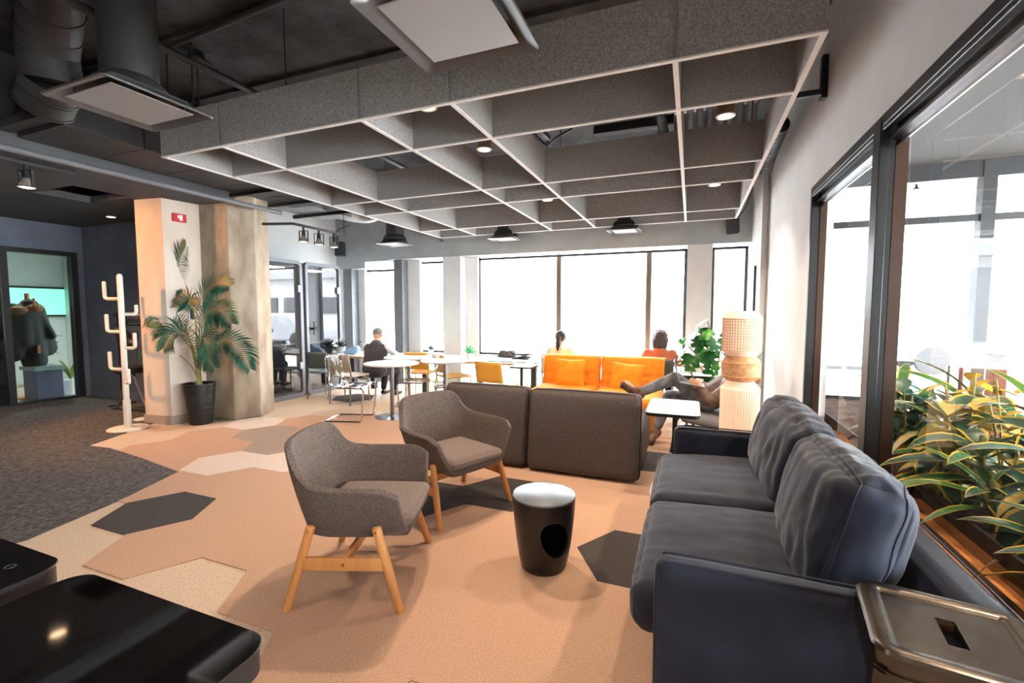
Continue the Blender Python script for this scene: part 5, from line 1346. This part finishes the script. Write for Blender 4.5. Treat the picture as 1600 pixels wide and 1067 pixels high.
B().tube([L(.094,-.01,-.0),L(.088,-.01,.07),L(.05,-.01,.125),L(0,-.01,.138),L(-.05,-.01,.125),L(-.088,-.01,.07),L(-.094,-.01,0)],.008,8).build('headphone_band', mat('red_headphones',(190,36,60),.4), t, world=True)
B().ell(L(.098,-.01,-.01),(.016,.035,.042),14).ell(L(-.098,-.01,-.01),(.016,.035,.042),14).build('headphone_cup', mat('red_headphones',(190,36,60),.4), t, world=True, smooth=True)

# reclining man: hip at the lounge chair, feet toward the left, head behind the lamp
t = thing('person','man in jeans and padded jacket lounging with laptop and phone, feet up','person',(.25,5.0,0))
hip = V(.14,5.02,.50); chest = V(.36,5.05,.64); neck = V(.46,5.05,.76); hc = V(.53,5.03,.87)
hd, L, M = head(None, hc, (-1,-.05,-.35), None, None, t)
kL = V(-.14,4.98,.72); aL = V(-.50,4.95,.55)      # raised leg, shin to the left
kR = V(-.20,5.14,.50); aR = V(-.33,5.08,.13)
body = list(hd)+[('c',neck,chest,.05,.11),('c',chest,hip,.11,.11),('c',hip+V(0,-.08,0),kL,.06,.045),('c',kL,aL,.045,.035),('c',aL,aL+V(-.13,-.02,.10),.033,.028),('c',hip+V(0,.08,0),kR,.06,.045),('c',kR,aR,.045,.036),('c',aR,aR+V(-.02,-.13,-.06),.034,.03)]
sL = V(.38,4.87,.68); eL = V(.19,4.80,.53); wL = V(.10,4.85,.66)
sR = V(.40,5.21,.70); eR = V(.24,5.24,.58); wR = V(.10,5.02,.66)
body += [('c',sL,eL,.038,.034),('c',eL,wL,.033,.024),('c',sR,eR,.038,.034),('c',eR,wR,.033,.024),('c',sL,sR,.05,.05)]
hand(body, wL, (-.75,.25,.5), (.2,1,.1), curl=.7, side=1)
hand(body, wR, (-.8,-.35,.35), (-.1,-1,.2), curl=.8, side=-1)
bd = blob('body', body, m_skin, t, .0075, 3); face(L, M, 1, bd)
blob('hair', [('e',L(0,-.02,.03),(.08,.095,.095),M)], m_hair, t, .008, 2)
m_jean = mat('grey_jeans',(132,136,142),.9,rgb2=(86,90,98),nscale=14,bump=.5,bscale=22)
blob('jeans', [('e',hip,(.15,.17,.12)),('c',hip+V(0,-.08,0),kL,.088,.072),('c',kL,kL.lerp(aL,.86),.070,.052),('c',hip+V(0,.08,0),kR,.088,.07),('c',kR,kR.lerp(aR,.85),.07,.055)], m_jean, t, .012, 3)
m_puf = mat('brown_padded_jacket',(110,86,76),.6,rgb2=(84,66,60),nscale=8)
pf = [('c',chest,hip.lerp(chest,.3),.15,.135),('c',sL,sR,.10,.10),('c',neck.lerp(chest,.35),chest,.10,.14)]
for a,e_,w_ in ((sL,eL,wL),(sR,eR,wR)):
    for p,q,n_,r0,r1 in ((a,e_,5,.072,.062),(e_,w_.lerp(e_,.12),5,.060,.046)):
        for k in range(n_): pf.append(('e',p.lerp(q,(k+.5)/n_),(r0+(r1-r0)*k/n_,)*3))
        pf.append(('c',p,q,r0*.86,r1*.86))
blob('padded_jacket', pf, m_puf, t, .009, 1)
blob('jacket_hood', [('c',neck+V(-.05,-.12,.0),neck+V(.06,-.02,.03),.05,.07),('c',neck+V(-.05,.12,.0),neck+V(.06,.02,.03),.05,.07)], mat('navy_hood',(52,54,70),.8), t, .012, 3)
m_boot = mat('brown_trainer',(124,84,64),.7,rgb2=(80,56,48),nscale=30)
for a,d in ((aL,V(-.16,-.02,.09)),(aR,V(-.04,-.17,-.07))):
    dn = d.normalized()
    sh_ = blob('shoe', [('c',a+V(.02,0,-.02),a+d,.045,.036),('c',a+V(.0,0,.03),a+d*.3,.043,.042)], m_boot, t, .009, 3)
    u = dn.cross(V(0,1,0) if abs(dn.y) < .7 else V(1,0,0)).normalized()
    if u.z > 0: u = -u
    B().bar(a+u*.05-dn*.03,a+d+u*.036+dn*.02,.07,.018,up=u).build('sole', mat('dark_sole',(60,42,36),.8), sh_, world=True, bev=.006)
    B().tube([a+d*.45-u*.05+V(0,-.03,0),a+d*.5-u*.06,a+d*.45-u*.05+V(0,.03,0)],.005,5).build('laces', m_blk, sh_, world=True)
o = thing('laptop','open grey laptop resting on the lounging man\'s lap','laptop',(.0,4.97,.70)); 
b = B().box(-.12,.12,-.15,.15,-.008,.008).xf(Matrix.Rotation(math.radians(8),4,'Y')); b.build('keyboard_base', m_steel, o, bev=.003)
b = B().box(-.006,.002,-.15,.15,0,.215).xf(Matrix.Translation((-.12,0,.02))@Matrix.Rotation(math.radians(-14),4,'Y')); b.build('screen_lid', mat('grey_laptop_lid',(120,122,128),.35,metal=.6), o, bev=.003)
o.location = (.02,4.95,.685)
o = thing('smartphone','black smartphone held in the lounging man\'s hand','phone',(.035,4.91,.745))
b = B().box(-.005,.005,-.036,.036,-.07,.07).xf(Matrix.Rotation(math.radians(-25),4,'Y')); b.build('phone_body', m_blk, o, bev=.003)
# lounge chair
t = thing('lounge_chair','low grey lounge chair with dark curved legs under the man with the laptop','chair',(.35,5.0,0))
m_lg = mat('grey_lounge_fabric',(126,128,134),.9)
vb((.22,5.02,.335),(.30,.30,.05),.045,(0,0,.015),n=14,M=Matrix.Rotation(math.radians(8),4,'Y')).build('seat', m_lg, t, smooth=True, ang=0, world=True)
vb((.50,5.02,.50),(.045,.28,.20),.045,n=14,M=Matrix.Rotation(math.radians(24),4,'Y')).build('backrest', m_lg, t, smooth=True, ang=0, world=True)
for y_ in (4.74,5.30):
    B().tube(bez([(-.16,y_,.0),(-.10,y_,.25),(.1,y_,.285),(.45,y_,.22),(.62,y_,.0)],5),.014,8).build('leg', m_blk, t, smooth=True, world=True)
    B().tube([(-.05,y_,.235),(.5,y_,.19)],.011,8).build('side_bar', m_blk, t, smooth=True, world=True)
B().tube([(-.02,4.74,.275),(-.02,5.30,.275)],.012,8).tube([(.4,4.74,.225),(.4,5.30,.225)],.012,8).build('cross_bar', m_blk, t, smooth=True, world=True)
